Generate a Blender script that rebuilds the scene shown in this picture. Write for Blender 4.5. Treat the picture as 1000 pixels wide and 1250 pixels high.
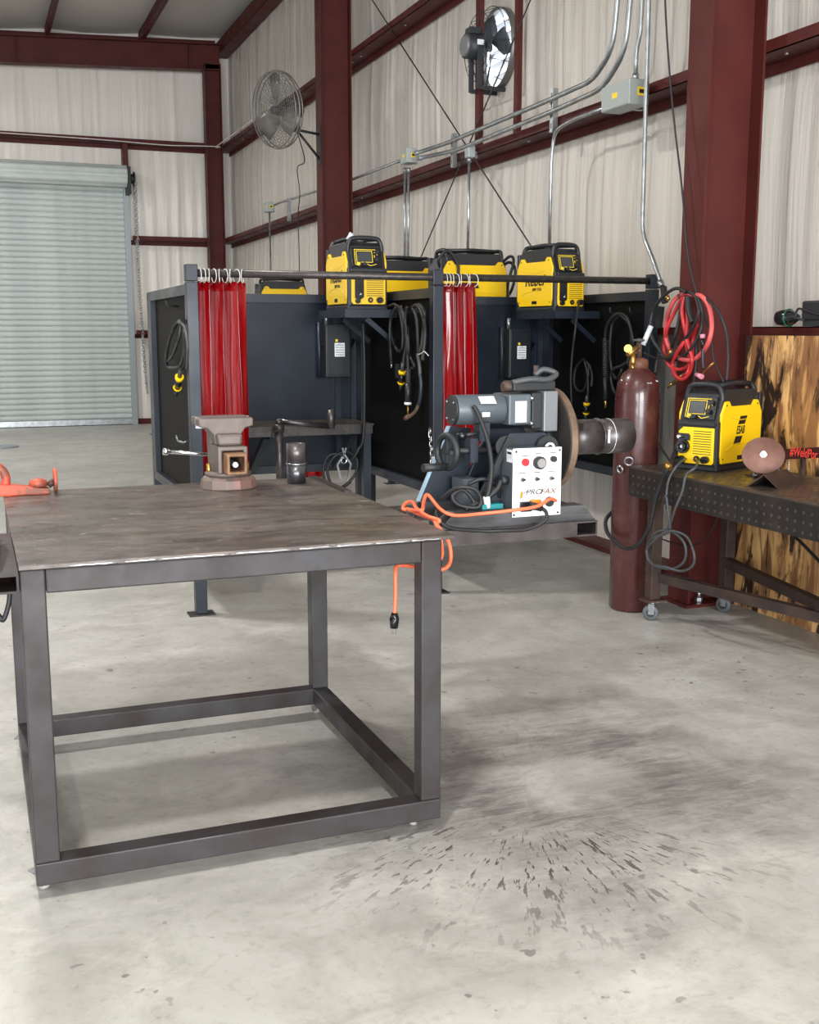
import bpy, math, random
from mathutils import Vector, Matrix, noise
random.seed(7)
scene = bpy.context.scene
for o in list(bpy.data.objects): bpy.data.objects.remove(o)
V = Vector
# ------------------------------------------------------------------ camera
FPX, EYE, HORIZON = 1354.0, 1.52, 405.0
PITCH = math.atan((625 - HORIZON) / FPX)
YAW = math.atan(538 * math.cos(PITCH) / FPX)
cam_data = bpy.data.cameras.new('camera'); cam = bpy.data.objects.new('camera', cam_data)
scene.collection.objects.link(cam); scene.camera = cam
cam.location = (0, 0, EYE); cam.rotation_euler = (math.pi / 2 - PITCH, 0, -YAW)
cam_data.sensor_fit = 'HORIZONTAL'; cam_data.sensor_width = 36; cam_data.lens = 36 * FPX / 1000
cam_data.clip_start = .05; cam_data.clip_end = 200
# ------------------------------------------------------------------ world, lights, exposure
world = bpy.data.worlds.new('world'); scene.world = world; world.use_nodes = True
bg = world.node_tree.nodes['Background']; bg.inputs[0].default_value = (.86, .92, 1, 1); bg.inputs[1].default_value = 3.0
vs = scene.view_settings
vs.view_transform = 'Standard'; vs.look = 'None'; vs.exposure = -0.12; vs.gamma = 1; vs.use_curve_mapping = False
def area(name, loc, rot, sx, sy, power, col, spread=math.pi):
    l = bpy.data.lights.new(name, 'AREA'); l.shape = 'RECTANGLE'; l.size = sx; l.size_y = sy; l.energy = power; l.color = col; l.spread = spread
    o = bpy.data.objects.new(name, l); scene.collection.objects.link(o); o.location = loc; o.rotation_euler = rot
    return o
# daylight through the two open doorways of the front wall and the one in the left wall
area('daylight_front_doorway', (-5.2, -6.85, 2.1), (math.radians(90), 0, 0), 4.2, 4.0, 950, (.93, .97, 1))
area('daylight_front_doorway', (.9, -6.85, 2.1), (math.radians(90), 0, 0), 4.2, 4.0, 1150, (.93, .97, 1))
area('daylight_side_doorway', (-13.85, 8, 2.1), (math.radians(90), 0, math.radians(-90)), 6.0, 4.0, 70, (.93, .97, 1))
HIGH_BAYS = [(-10, 0, 40), (-10, 7, 40), (-10, 14, 40), (-4.6, 0, 90), (-4.6, 7, 80), (-4.6, 14, 90), (-.4, 1.0, 190), (-.2, 6.8, 170), (-.9, 14.6, 170)]
# ------------------------------------------------------------------ pixel -> point (a pixel gives a direction; the plane it touches gives the distance)
_fw = V((math.sin(YAW) * math.cos(PITCH), math.cos(YAW) * math.cos(PITCH), -math.sin(PITCH)))
_rt = V((math.cos(YAW), -math.sin(YAW), 0)); _up = _rt.cross(_fw); _C = V((0, 0, EYE))
def ray(x, y): return _fw + _rt * ((x - 500) / FPX) - _up * ((y - 625) / FPX)
def onx(x, y, X): d = ray(x, y); return _C + d * (X / d.x)
def ony(x, y, Y): d = ray(x, y); return _C + d * (Y / d.y)
def onz(x, y, Z=0): d = ray(x, y); return _C + d * ((Z - EYE) / d.z)
# ------------------------------------------------------------------ materials
def lin(c):
    c = [v / 255 for v in c]
    return tuple(v / 12.92 if v < .04045 else ((v + .055) / 1.055) ** 2.4 for v in c) + (1,)
MATS = {}
def mat(name, col, rough=.5, metal=0, var=None, bump=None, coat=0, spec=.5, emit=None, rvar=None, trans=0, alpha=1, stretch=(1, 1, 1)):
    """var=(scale, colour2, amount lo, hi)  bump=(scale, strength, distance)"""
    m = bpy.data.materials.new(name); m.use_nodes = True; nt = m.node_tree; b = nt.nodes['Principled BSDF']
    b.inputs['Base Color'].default_value = lin(col); b.inputs['Roughness'].default_value = rough; b.inputs['Metallic'].default_value = metal
    b.inputs['Coat Weight'].default_value = coat; b.inputs['Specular IOR Level'].default_value = spec
    b.inputs['Transmission Weight'].default_value = trans; b.inputs['Alpha'].default_value = alpha
    if emit: b.inputs['Emission Color'].default_value = lin(emit[0]); b.inputs['Emission Strength'].default_value = emit[1]
    if var or bump or rvar:
        tc = nt.nodes.new('ShaderNodeTexCoord'); mp = nt.nodes.new('ShaderNodeMapping'); mp.inputs['Scale'].default_value = stretch
        nt.links.new(tc.outputs['Object'], mp.inputs['Vector'])
    def nz(scale, det=6, ro=.6):
        n = nt.nodes.new('ShaderNodeTexNoise'); n.inputs['Scale'].default_value = scale; n.inputs['Detail'].default_value = det; n.inputs['Roughness'].default_value = ro
        nt.links.new(mp.outputs[0], n.inputs['Vector']); return n
    if var:
        n = nz(var[0]); r = nt.nodes.new('ShaderNodeMapRange'); r.inputs['From Min'].default_value = var[2]; r.inputs['From Max'].default_value = var[3]
        nt.links.new(n.outputs['Fac'], r.inputs['Value'])
        mx = nt.nodes.new('ShaderNodeMix'); mx.data_type = 'RGBA'; mx.inputs[6].default_value = lin(col); mx.inputs[7].default_value = lin(var[1])
        nt.links.new(r.outputs[0], mx.inputs[0]); nt.links.new(mx.outputs[2], b.inputs['Base Color'])
    if rvar:
        n = nz(rvar[0]); r = nt.nodes.new('ShaderNodeMapRange'); r.inputs['From Min'].default_value = .35; r.inputs['From Max'].default_value = .65
        r.inputs['To Min'].default_value = rvar[1]; r.inputs['To Max'].default_value = rvar[2]
        nt.links.new(n.outputs['Fac'], r.inputs['Value']); nt.links.new(r.outputs[0], b.inputs['Roughness'])
    if bump:
        n = nz(bump[0], 8); bp = nt.nodes.new('ShaderNodeBump'); bp.inputs['Strength'].default_value = bump[1]; bp.inputs['Distance'].default_value = bump[2]
        nt.links.new(n.outputs['Fac'], bp.inputs['Height']); nt.links.new(bp.outputs[0], b.inputs['Normal'])
    MATS[name] = m
    return m
mat('red_iron', (84, 36, 32), .5, 0, var=(3, (74, 30, 27), .35, .65), rvar=(5, .42, .6), spec=.22)
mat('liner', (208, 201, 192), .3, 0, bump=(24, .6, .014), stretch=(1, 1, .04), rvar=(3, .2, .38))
mat('liner_back_lit', (230, 223, 213), .3, 0, bump=(24, .6, .014), stretch=(1, 1, .04), rvar=(3, .2, .38))  # liner copy, colour raised in place of light on the back wall
mat('liner_roof', (196, 194, 188), .4, 0, bump=(14, .3, .012), stretch=(1, .15, 1))
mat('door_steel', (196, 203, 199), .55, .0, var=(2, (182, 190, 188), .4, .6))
mat('door_guide_steel', (150, 158, 160), .45, .4)  # even grey steel of the door guides
mat('galvanized', (186, 190, 192), .32, .85, var=(14, (150, 155, 158), .35, .65))
mat('box_grey', (168, 174, 172), .5, .3)
mat('booth_black', (34, 42, 54), .38, .1, var=(2.2, (22, 28, 38), .35, .65), rvar=(3, .3, .5))
mat('booth_sheet', (19, 26, 36), .45, .0, spec=.3, var=(2.5, (28, 39, 52), .4, .7), rvar=(3, .32, .5), stretch=(1, 1, .7))
mat('side_sheet', (15, 15, 15), .6, .0, var=(2.5, (10, 10, 11), .4, .7), spec=.1)
mat('rod_steel', (62, 60, 60), .4, .6, var=(30, (84, 78, 74), .4, .7))
mat('curtain_red', (112, 2, 8), .16, 0, coat=.35, bump=(4, .3, .014), stretch=(2, 2, .4), spec=.45, var=(2.5, (140, 5, 11), .4, .6))
mat('curtain_red_back', (176, 12, 20), .15, 0)
mat('yellow', (246, 200, 14), .36, 0, coat=.1)
mat('yellow_old', (232, 190, 30), .42, 0, coat=.1)
mat('black_plastic', (34, 35, 38), .42, 0)
mat('black_gloss', (22, 23, 26), .25, 0)
mat('dark_slot', (92, 72, 8), .6, 0)
mat('screen', (62, 64, 66), .18, 0)
mat('print_black', (24, 22, 20), .5, 0)
mat('print_yellow', (240, 208, 60), .5, 0)
mat('rubber_black', (30, 30, 32), .55, 0)
mat('hose_grey', (66, 68, 70), .5, 0)
mat('hose_red', (196, 52, 56), .42, 0, var=(9, (176, 40, 46), .4, .6))
mat('hose_pink', (206, 88, 88), .45, 0)
mat('brass', (186, 146, 78), .35, .9)
mat('chrome', (214, 216, 220), .15, 1)
mat('steel_bright', (176, 178, 182), .3, .9, var=(20, (140, 140, 146), .4, .6))
mat('white_paint', (236, 236, 234), .4, 0)
mat('label_white', (232, 234, 236), .5, 0, var=(40, (190, 194, 200), .55, .7))
mat('table_steel', (66, 64, 66), .52, .3, spec=.4, var=(5, (50, 43, 41), .35, .7), rvar=(8, .34, .58), bump=(60, .08, .002))
mat('weld_silver', (186, 186, 190), .3, .8)
mat('rust_dark', (84, 62, 54), .6, .2, var=(12, (58, 44, 40), .35, .65))
mat('bench_steel', (38, 35, 34), .42, .25, spec=.4, var=(7, (58, 49, 44), .45, .7), rvar=(9, .3, .55))
mat('bench_top', (92, 82, 74), .34, .4, var=(5, (66, 56, 50), .35, .65), rvar=(7, .25, .5))
mat('hole_dark', (14, 12, 12), .8, 0)
mat('hole_glint', (104, 94, 88), .5, .2)
mat('angle_rust', (70, 54, 47), .55, .2, spec=.35, var=(8, (52, 42, 39), .4, .6))
mat('cylinder_brown', (70, 33, 31), .3, 0, var=(6, (96, 58, 54), .52, .75), coat=.3, rvar=(7, .22, .42))
mat('cylinder_cap', (126, 84, 60), .6, .2, var=(14, (96, 60, 46), .4, .6))
mat('vise_iron', (116, 105, 99), .5, .35, var=(9, (96, 85, 79), .35, .65), bump=(70, .1, .002))
mat('vise_base', (118, 103, 96), .5, .25, var=(8, (150, 108, 98), .5, .68))
mat('vise_rust', (150, 114, 84), .6, .3, var=(14, (118, 84, 60), .4, .6))
mat('pipe_steel', (112, 112, 116), .3, .75, var=(9, (74, 70, 72), .35, .65))
mat('pipe_dark', (98, 92, 92), .35, .6, var=(10, (70, 64, 64), .35, .65))
mat('orange_paint', (206, 84, 60), .5, 0, var=(14, (128, 74, 58), .44, .6))
mat('cord_orange', (244, 112, 74), .45, 0)
mat('plug_orange', (248, 128, 30), .45, 0)
mat('machine_grey', (84, 92, 98), .4, .15)
mat('machine_navy', (34, 41, 51), .42, .05)
mat('switch_black', (20, 24, 31), .42, 0)
mat('skid_grey', (88, 88, 90), .42, .4, var=(9, (48, 48, 50), .4, .65), stretch=(.4, 3, 3))
mat('machine_black', (40, 42, 44), .5, .2)
mat('cast_grey', (120, 122, 126), .45, .4)
mat('panel_white', (238, 238, 236), .42, 0, var=(5, (222, 222, 220), .5, .7))
mat('red_button', (232, 44, 50), .35, 0)
mat('teal', (30, 128, 130), .5, 0)
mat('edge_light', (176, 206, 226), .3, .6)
mat('faceplate', (62, 58, 56), .5, .3, var=(6, (84, 70, 62), .45, .65))
mat('faceplate_rim', (136, 112, 94), .5, .4, var=(10, (104, 84, 70), .4, .6))
mat('fan_grey', (126, 124, 120), .4, .5)
mat('fan_blade', (124, 120, 114), .4, .4)
mat('fan_dark', (44, 46, 50), .5, .1)
mat('louver_white', (224, 226, 228), .4, .1)
mat('wheel_grey', (84, 88, 92), .5, 0)
mat('wheel_white', (176, 172, 168), .5, 0)
mat('disc_rust', (142, 104, 92), .6, .25, var=(7, (120, 84, 74), .4, .62))
mat('sign_dark', (60, 24, 28), .45, .2)
mat('print_red', (238, 70, 62), .5, 0)
mat('bottle_dark', (20, 26, 28), .12, 0, coat=.5)
mat('bottle_green', (20, 96, 72), .25, 0)
mat('drain_grey', (150, 158, 164), .4, .3)
mat('lamp_glow', (255, 255, 250), .5, 0, emit=((255, 252, 245), 14))
mat('pink_cup', (214, 140, 156), .4, 0)
mat('cable_white', (214, 210, 204), .5, 0)
mat('print_grey', (78, 80, 84), .5, 0)
mat('plastic_clear', (196, 200, 204), .2, 0)
# concrete floor with grinding stains
def concrete():
    m = bpy.data.materials.new('concrete'); m.use_nodes = True; nt = m.node_tree; N = nt.nodes; Lk = nt.links; b = N['Principled BSDF']
    tc = N.new('ShaderNodeTexCoord')
    def nz(scale, det, ro=.6, vec=None, dist=0):
        n = N.new('ShaderNodeTexNoise'); n.inputs['Scale'].default_value = scale; n.inputs['Detail'].default_value = det
        n.inputs['Roughness'].default_value = ro; n.inputs['Distortion'].default_value = dist
        Lk.new(vec or tc.outputs['Object'], n.inputs['Vector']); return n.outputs['Fac']
    def rng(v, a, c, lo=0., hi=1.):
        r = N.new('ShaderNodeMapRange'); r.inputs[1].default_value = a; r.inputs[2].default_value = c; r.inputs[3].default_value = lo; r.inputs[4].default_value = hi
        Lk.new(v, r.inputs[0]); return r.outputs[0]
    def mixc(f, a, c):
        x = N.new('ShaderNodeMix'); x.data_type = 'RGBA'; Lk.new(f, x.inputs[0])
        for s, q in ((6, a), (7, c)):
            if isinstance(q, tuple): x.inputs[s].default_value = q
            else: Lk.new(q, x.inputs[s])
        return x.outputs[2]
    def mth(op, a, c=None):
        x = N.new('ShaderNodeMath'); x.operation = op
        for s, q in ((0, a), (1, c)):
            if q is None: continue
            if isinstance(q, (int, float)): x.inputs[s].default_value = q
            else: Lk.new(q, x.inputs[s])
        return x.outputs[0]
    def vm(op, a, c=None):
        x = N.new('ShaderNodeVectorMath'); x.operation = op
        for s, q in ((0, a), (1, c)):
            if q is None: continue
            if isinstance(q, tuple): x.inputs[s].default_value = q
            else: Lk.new(q, x.inputs[s])
        return x
    base = mixc(rng(nz(.9, 8, .65), .35, .65), lin((192, 190, 183)), lin((172, 170, 163)))
    base = mixc(rng(nz(3.2, 8, .7, dist=.6), .42, .7, 0, .7), base, lin((150, 147, 139)))
    base = mixc(rng(nz(2.3, 9, .75, dist=1.2), .52, .72, 0, .7), base, lin((206, 203, 195)))
    base = mixc(rng(nz(24, 6, .7), .52, .72, 0, .5), base, lin((140, 136, 128)))
    # trowel marks, long and faint
    mp = N.new('ShaderNodeMapping'); mp.inputs['Scale'].default_value = (1, 5, 1); mp.inputs['Rotation'].default_value = (0, 0, .5); Lk.new(tc.outputs['Object'], mp.inputs[0])
    base = mixc(rng(nz(1.3, 8, .7, mp.outputs[0], .8), .55, .72, 0, .45), base, lin((146, 142, 134)))
    # dark smear ring and radial splashes round the spot where pipe is ground
    sm = onz(690, 950); ds = vm('LENGTH', vm('SUBTRACT', tc.outputs['Object'], (sm.x, sm.y, 0)).outputs[0]).outputs['Value']
    ctr = onz(640, 972); d = vm('SUBTRACT', tc.outputs['Object'], (ctr.x, ctr.y, 0)).outputs[0]
    ln = vm('LENGTH', d).outputs['Value']; dr = vm('NORMALIZE', d).outputs[0]
    wob = mth('ADD', ds, rng(nz(1.7, 6, .65), .3, .7, -.36, .36))
    smear = mth('MULTIPLY', rng(wob, .05, .34, .25, 1), rng(wob, .42, .9, 1, 0))
    smear = mth('MULTIPLY', smear, rng(nz(5, 8, .75, mp.outputs[0], 1), .34, .6, .3, 1))
    base = mixc(mth('MULTIPLY', smear, .9), base, lin((104, 102, 98)))
    pol = vm('ADD', vm('MULTIPLY', dr, (19, 19, 19)).outputs[0], None)
    rz = N.new('ShaderNodeCombineXYZ'); Lk.new(mth('MULTIPLY', ln, 7.5), rz.inputs[2]); Lk.new(rz.outputs[0], pol.inputs[1])
    st = rng(nz(1.6, 4, .6, pol.outputs[0]), .575, .61)
    st = mth('MULTIPLY', st, mth('MULTIPLY', rng(ln, .22, .36), rng(ln, .5, 1.05, 1, 0)))
    toward = vm('DOT_PRODUCT', dr, (-.40, -.917, 0)).outputs['Value']
    clump = mth('MULTIPLY', rng(nz(3.4, 3, .5), .36, .46), rng(toward, .35, .8, .22, 1))
    base = mixc(mth('MULTIPLY', mth('MULTIPLY', st, clump), .92), base, lin((74, 70, 66)))
    spots = mth('MULTIPLY', rng(nz(17, 2, .5), .67, .70), rng(nz(1.1, 2), .45, .6))
    base = mixc(mth('MULTIPLY', spots, .7), base, lin((104, 98, 92)))
    Lk.new(base, b.inputs['Base Color'])
    Lk.new(rng(nz(4, 6), .3, .7, .34, .56), b.inputs['Roughness'])
    bp = N.new('ShaderNodeBump'); bp.inputs['Strength'].default_value = .12; bp.inputs['Distance'].default_value = .004
    Lk.new(nz(40, 6), bp.inputs['Height']); Lk.new(bp.outputs[0], b.inputs['Normal'])
    MATS['concrete'] = m
concrete()
def plate_top():
    # worn, oil-dark and rust-tinted steel plate
    m = mat('plate_top', (128, 120, 114), .36, .3, rvar=(6, .26, .5)); nt = m.node_tree; N = nt.nodes; Lk = nt.links; b = N['Principled BSDF']
    tc = N.new('ShaderNodeTexCoord'); mp = N.new('ShaderNodeMapping'); mp.inputs['Scale'].default_value = (1, 2.2, 1); Lk.new(tc.outputs['Object'], mp.inputs[0])
    col = lin((120, 112, 106))
    prev = None
    for sc, lo, hi, amt, c in ((3, .38, .62, .95, (84, 76, 70)), (7, .5, .68, .85, (62, 54, 49)), (4.4, .55, .7, .6, (124, 100, 80)), (13, .635, .68, .85, (200, 192, 180)), (26, .56, .7, .6, (70, 62, 58))):
        n = N.new('ShaderNodeTexNoise'); n.inputs['Scale'].default_value = sc; n.inputs['Detail'].default_value = 9; n.inputs['Roughness'].default_value = .68; n.inputs['Distortion'].default_value = .8
        Lk.new(mp.outputs[0], n.inputs['Vector'])
        r = N.new('ShaderNodeMapRange'); r.inputs[1].default_value = lo; r.inputs[2].default_value = hi; r.inputs[4].default_value = amt; Lk.new(n.outputs['Fac'], r.inputs[0])
        x = N.new('ShaderNodeMix'); x.data_type = 'RGBA'; Lk.new(r.outputs[0], x.inputs[0]); x.inputs[7].default_value = lin(c)
        if prev: Lk.new(prev, x.inputs[6])
        else: x.inputs[6].default_value = col
        prev = x.outputs[2]
    Lk.new(prev, b.inputs['Base Color'])
plate_top()
def burnt_wood():
    m = mat('burnt_plywood', (222, 176, 112), .5, 0); nt = m.node_tree; N = nt.nodes; Lk = nt.links; b = N['Principled BSDF']
    tc = N.new('ShaderNodeTexCoord')
    def tex(scale, stretch, det=6, dist=0.):
        mp = N.new('ShaderNodeMapping'); mp.inputs['Scale'].default_value = stretch; Lk.new(tc.outputs['Object'], mp.inputs[0])
        n = N.new('ShaderNodeTexNoise'); n.inputs['Scale'].default_value = scale; n.inputs['Detail'].default_value = det; n.inputs['Distortion'].default_value = dist
        n.inputs['Roughness'].default_value = .6; Lk.new(mp.outputs[0], n.inputs['Vector']); return n.outputs['Fac']
    prev = lin((232, 188, 126))
    for sc, st, lo, hi, amt, c, ds in ((6, (1, 3, .35), .35, .65, 1, (204, 152, 90), .4), (2.3, (1, 2.6, .55), .45, .56, .9, (132, 88, 56), 1.6), (2.3, (1, 2.4, .6), .51, .575, .97, (38, 27, 26), 2.0), (9, (1, 4, .45), .56, .66, .7, (80, 52, 38), .8)):
        r = N.new('ShaderNodeMapRange'); r.inputs[1].default_value = lo; r.inputs[2].default_value = hi; r.inputs[4].default_value = amt; Lk.new(tex(sc, st, 6, ds), r.inputs[0])
        x = N.new('ShaderNodeMix'); x.data_type = 'RGBA'; Lk.new(r.outputs[0], x.inputs[0]); x.inputs[7].default_value = lin(c)
        if isinstance(prev, tuple): x.inputs[6].default_value = prev
        else: Lk.new(prev, x.inputs[6])
        prev = x.outputs[2]
    Lk.new(prev, b.inputs['Base Color'])
burnt_wood()
# ------------------------------------------------------------------ mesh helpers
def frame_of(d):
    d = d.normalized(); a = V((0, 0, 1)) if abs(d.z) < .9 else V((1, 0, 0))
    u = d.cross(a).normalized(); return u, d.cross(u).normalized(), d
def curve(pts, k=6, closed=False):
    P = [V(p) for p in pts]; n = len(P); out = []
    rngi = range(n) if closed else range(n - 1)
    for i in rngi:
        p0 = P[(i - 1) % n] if closed or i > 0 else P[0]; p1 = P[i]; p2 = P[(i + 1) % n]; p3 = P[(i + 2) % n] if closed or i + 2 < n else P[-1]
        for j in range(k):
            t = j / k
            out.append(.5 * ((2 * p1) + (p2 - p0) * t + (2 * p0 - 5 * p1 + 4 * p2 - p3) * t * t + (3 * p1 - p0 - 3 * p2 + p3) * t ** 3))
    if not closed: out.append(P[-1])
    return out
class MB:
    def __init__(s): s.v = []; s.f = []; s.sm = []; s.mi = []
    def add(s, vs_, fs, smooth=False, mi=0):
        o = len(s.v); s.v += [V(p) for p in vs_]
        for f in fs: s.f.append([o + i for i in f]); s.sm.append(smooth); s.mi.append(mi)
        return s
    def box(s, x0, x1, y0, y1, z0, z1, M=None, mi=0):
        p = [V((x, y, z)) for z in (z0, z1) for y in (y0, y1) for x in (x0, x1)]
        if M is not None: p = [M @ q for q in p]
        return s.add(p, [(0, 2, 3, 1), (4, 5, 7, 6), (0, 1, 5, 4), (2, 6, 7, 3), (0, 4, 6, 2), (1, 3, 7, 5)], mi=mi)
    def bar(s, p, q, w, h=None, up=(0, 0, 1), mi=0):
        p, q = V(p), V(q); d = (q - p).normalized(); u = V(up)
        if abs(d.dot(u)) > .95: u = V((1, 0, 0))
        a = d.cross(u).normalized(); c = a.cross(d).normalized(); h = h or w
        P = [b + a * sx * w / 2 + c * sz * h / 2 for b in (p, q) for sz in (-1, 1) for sx in (-1, 1)]
        return s.add(P, [(0, 1, 3, 2), (4, 6, 7, 5), (0, 4, 5, 1), (2, 3, 7, 6), (0, 2, 6, 4), (1, 5, 7, 3)], mi=mi)
    def hollow(s, p, q, w, h, t=.005, up=(0, 0, 1), mi=0):
        """rectangular tube with open ends"""
        p, q = V(p), V(q); d = (q - p).normalized(); u = V(up); a = d.cross(u).normalized(); c = a.cross(d).normalized()
        P = []
        for b in (p, q):
            for ww, hh in ((w, h), (w - 2 * t, h - 2 * t)):
                P += [b + a * sx * ww / 2 + c * sz * hh / 2 for sx, sz in ((-1, -1), (1, -1), (1, 1), (-1, 1))]
        F = []
        for i in range(4):
            j = (i + 1) % 4
            F += [(i, j, 8 + j, 8 + i), (4 + i, 12 + i, 12 + j, 4 + j), (i, 4 + i, 4 + j, j), (8 + i, 8 + j, 12 + j, 12 + i)]
        return s.add(P, F, mi=mi)
    def cyl(s, p, q, r, r2=None, n=14, caps=True, smooth=True, mi=0):
        p, q = V(p), V(q); r2 = r if r2 is None else r2; u, w, d = frame_of(q - p)
        P = [b + (u * math.cos(2 * math.pi * i / n) + w * math.sin(2 * math.pi * i / n)) * rr for b, rr in ((p, r), (q, r2)) for i in range(n)]
        s.add(P, [(i, (i + 1) % n, n + (i + 1) % n, n + i) for i in range(n)], smooth, mi)
        if caps: s.add(P[:n], [tuple(reversed(range(n)))], False, mi); s.add(P[n:], [tuple(range(n))], False, mi)
        return s
    def ring(s, p, q, r, ri, n=24, mi=0):
        """pipe with wall"""
        p, q = V(p), V(q); u, w, d = frame_of(q - p)
        P = [b + (u * math.cos(2 * math.pi * i / n) + w * math.sin(2 * math.pi * i / n)) * rr for b, rr in ((p, r), (q, r), (q, ri), (p, ri)) for i in range(n)]
        for k in range(4):
            s.add([P[k * n + i] for i in range(n)] + [P[((k + 1) % 4) * n + i] for i in range(n)], [(i, (i + 1) % n, n + (i + 1) % n, n + i) for i in range(n)], k in (0, 2), mi)
        return s
    def tube(s, pts, r, n=8, closed=False, mi=0):
        P = [V(p) for p in pts]; m = len(P); u, w, d = frame_of(P[1] - P[0]); rings = []
        for i in range(m):
            if closed: t = P[(i + 1) % m] - P[i - 1]
            else: t = P[min(i + 1, m - 1)] - P[max(i - 1, 0)]
            if t.length < 1e-9: t = d
            t.normalize(); u = (u - t * u.dot(t)); u = u.normalized() if u.length > 1e-6 else frame_of(t)[0]; w = t.cross(u)
            rr = r[i] if isinstance(r, (list, tuple)) else r
            rings.append([P[i] + (u * math.cos(2 * math.pi * k / n) + w * math.sin(2 * math.pi * k / n)) * rr for k in range(n)])
        vv = [q for g in rings for q in g]; ff = []
        for i in range(m if closed else m - 1):
            j = (i + 1) % m
            ff += [(i * n + k, i * n + (k + 1) % n, j * n + (k + 1) % n, j * n + k) for k in range(n)]
        s.add(vv, ff, True, mi)
        if not closed: s.add(rings[0], [tuple(reversed(range(n)))], False, mi); s.add(rings[-1], [tuple(range(n))], False, mi)
        return s
    def torus(s, c, ax, R, r, N=24, n=8, mi=0, sq=1):
        u, w, d = frame_of(V(ax)); c = V(c)
        return s.tube([c + u * R * math.cos(2 * math.pi * i / N) + w * R * sq * math.sin(2 * math.pi * i / N) for i in range(N)], r, n, True, mi)
    def lathe(s, prof, o=(0, 0, 0), ax=(0, 0, 1), n=24, mi=0, smooth=True):
        u, w, d = frame_of(V(ax)); o = V(o); m = len(prof)
        P = [o + d * z + (u * math.cos(2 * math.pi * i / n) + w * math.sin(2 * math.pi * i / n)) * max(r, 1e-5) for r, z in prof for i in range(n)]
        s.add(P, [(k * n + i, k * n + (i + 1) % n, (k + 1) * n + (i + 1) % n, (k + 1) * n + i) for k in range(m - 1) for i in range(n)], smooth, mi)
        if prof[0][0] > 1e-4: s.add(P[:n], [tuple(reversed(range(n)))], False, mi)
        if prof[-1][0] > 1e-4: s.add(P[-n:], [tuple(range(n))], False, mi)
        return s
    def prism(s, poly, plane, a, b, mi=0, smooth=False):
        """extrude a 2-D outline: 'xz' along y, 'yz' along x, 'xy' along z"""
        def p3(p, c): return {'xz': (p[0], c, p[1]), 'yz': (c, p[0], p[1]), 'xy': (p[0], p[1], c)}[plane]
        n = len(poly); P = [p3(p, a) for p in poly] + [p3(p, b) for p in poly]
        s.add(P, [tuple(range(n)), tuple(reversed(range(n, 2 * n)))], False, mi)
        return s.add(P, [(i, n + i, n + (i + 1) % n, (i + 1) % n) for i in range(n)], smooth, mi)
    def ball(s, c, r, sc=(1, 1, 1), n=16, m=10, mi=0):
        c = V(c); P = []
        for j in range(m + 1):
            a = math.pi * j / m
            P += [c + V((r * sc[0] * math.sin(a) * math.cos(2 * math.pi * i / n), r * sc[1] * math.sin(a) * math.sin(2 * math.pi * i / n), -r * sc[2] * math.cos(a))) for i in range(n)]
        return s.add(P, [(j * n + i, j * n + (i + 1) % n, (j + 1) * n + (i + 1) % n, (j + 1) * n + i) for j in range(m) for i in range(n)], True, mi)
    def xf(s, M): s.v = [M @ p for p in s.v]; return s
    def build(s, name, mats, parent=None, world=False, bevel=0, seg=2, kind=None, label=None):
        vv = s.v
        if parent is not None and world:
            inv = WORLD[parent.name].inverted(); vv = [inv @ p for p in vv]
        me = bpy.data.meshes.new(name); me.from_pydata([tuple(p) for p in vv], [], s.f)
        for nm in ([mats] if isinstance(mats, str) else mats): me.materials.append(MATS[nm])
        me.polygons.foreach_set('use_smooth', s.sm); me.polygons.foreach_set('material_index', s.mi)
        import bmesh
        bm = bmesh.new(); bm.from_mesh(me); bmesh.ops.remove_doubles(bm, verts=bm.verts, dist=1e-6); bmesh.ops.recalc_face_normals(bm, faces=bm.faces); bm.to_mesh(me); bm.free()
        o = bpy.data.objects.new(name, me); scene.collection.objects.link(o)
        if parent is not None: o.parent = parent; WORLD[o.name] = WORLD[parent.name]
        else: WORLD[o.name] = Matrix.Identity(4)
        if bevel:
            md = o.modifiers.new('bevel', 'BEVEL'); md.width = bevel; md.segments = seg; md.limit_method = 'ANGLE'; md.angle_limit = math.radians(40)
        if kind: o['kind'] = kind
        if label: o['label'] = label
        return o
WORLD = {}
def thing(name, label, cat, loc=(0, 0, 0), rz=0, group=None):
    o = bpy.data.objects.new(name, None); scene.collection.objects.link(o); o.location = loc; o.rotation_euler = (0, 0, rz); o.empty_display_size = .05
    o['label'] = label; o['category'] = cat
    if group: o['group'] = group
    WORLD[o.name] = Matrix.Translation(V(loc)) @ Matrix.Rotation(rz, 4, 'Z'); return o
def tag(o, label, cat, group=None):
    o['label'] = label; o['category'] = cat
    if group: o['group'] = group
    return o
def struct(o): o['kind'] = 'structure'; return o
def inst(o, parent, loc=(0, 0, 0), rot=(0, 0, 0)):
    c = o.copy(); scene.collection.objects.link(c); c.parent = parent; c.location = loc; c.rotation_euler = rot
    WORLD[c.name] = WORLD[parent.name] if parent else Matrix.Identity(4); return c
def text(name, body, size, M, matname, parent, shear=0, extr=.0006, sx=1, world=False, bold=.018):
    cu = bpy.data.curves.new(name, 'FONT'); cu.body = body; cu.size = size; cu.shear = shear; cu.extrude = extr; cu.offset = bold * size; cu.align_x = 'CENTER'; cu.align_y = 'CENTER'
    t = bpy.data.objects.new(name, cu); scene.collection.objects.link(t)
    dg = bpy.context.evaluated_depsgraph_get(); me = bpy.data.meshes.new_from_object(t.evaluated_get(dg)); bpy.data.objects.remove(t); bpy.data.curves.remove(cu)
    me.name = name; me.materials.clear(); me.materials.append(MATS[matname])
    if world and parent is not None: M = WORLD[parent.name].inverted() @ M
    me.transform(M @ Matrix.Diagonal((sx, 1, 1, 1)))
    o = bpy.data.objects.new(name, me); scene.collection.objects.link(o); o.parent = parent; WORLD[o.name] = WORLD[parent.name]
    return o
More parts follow.
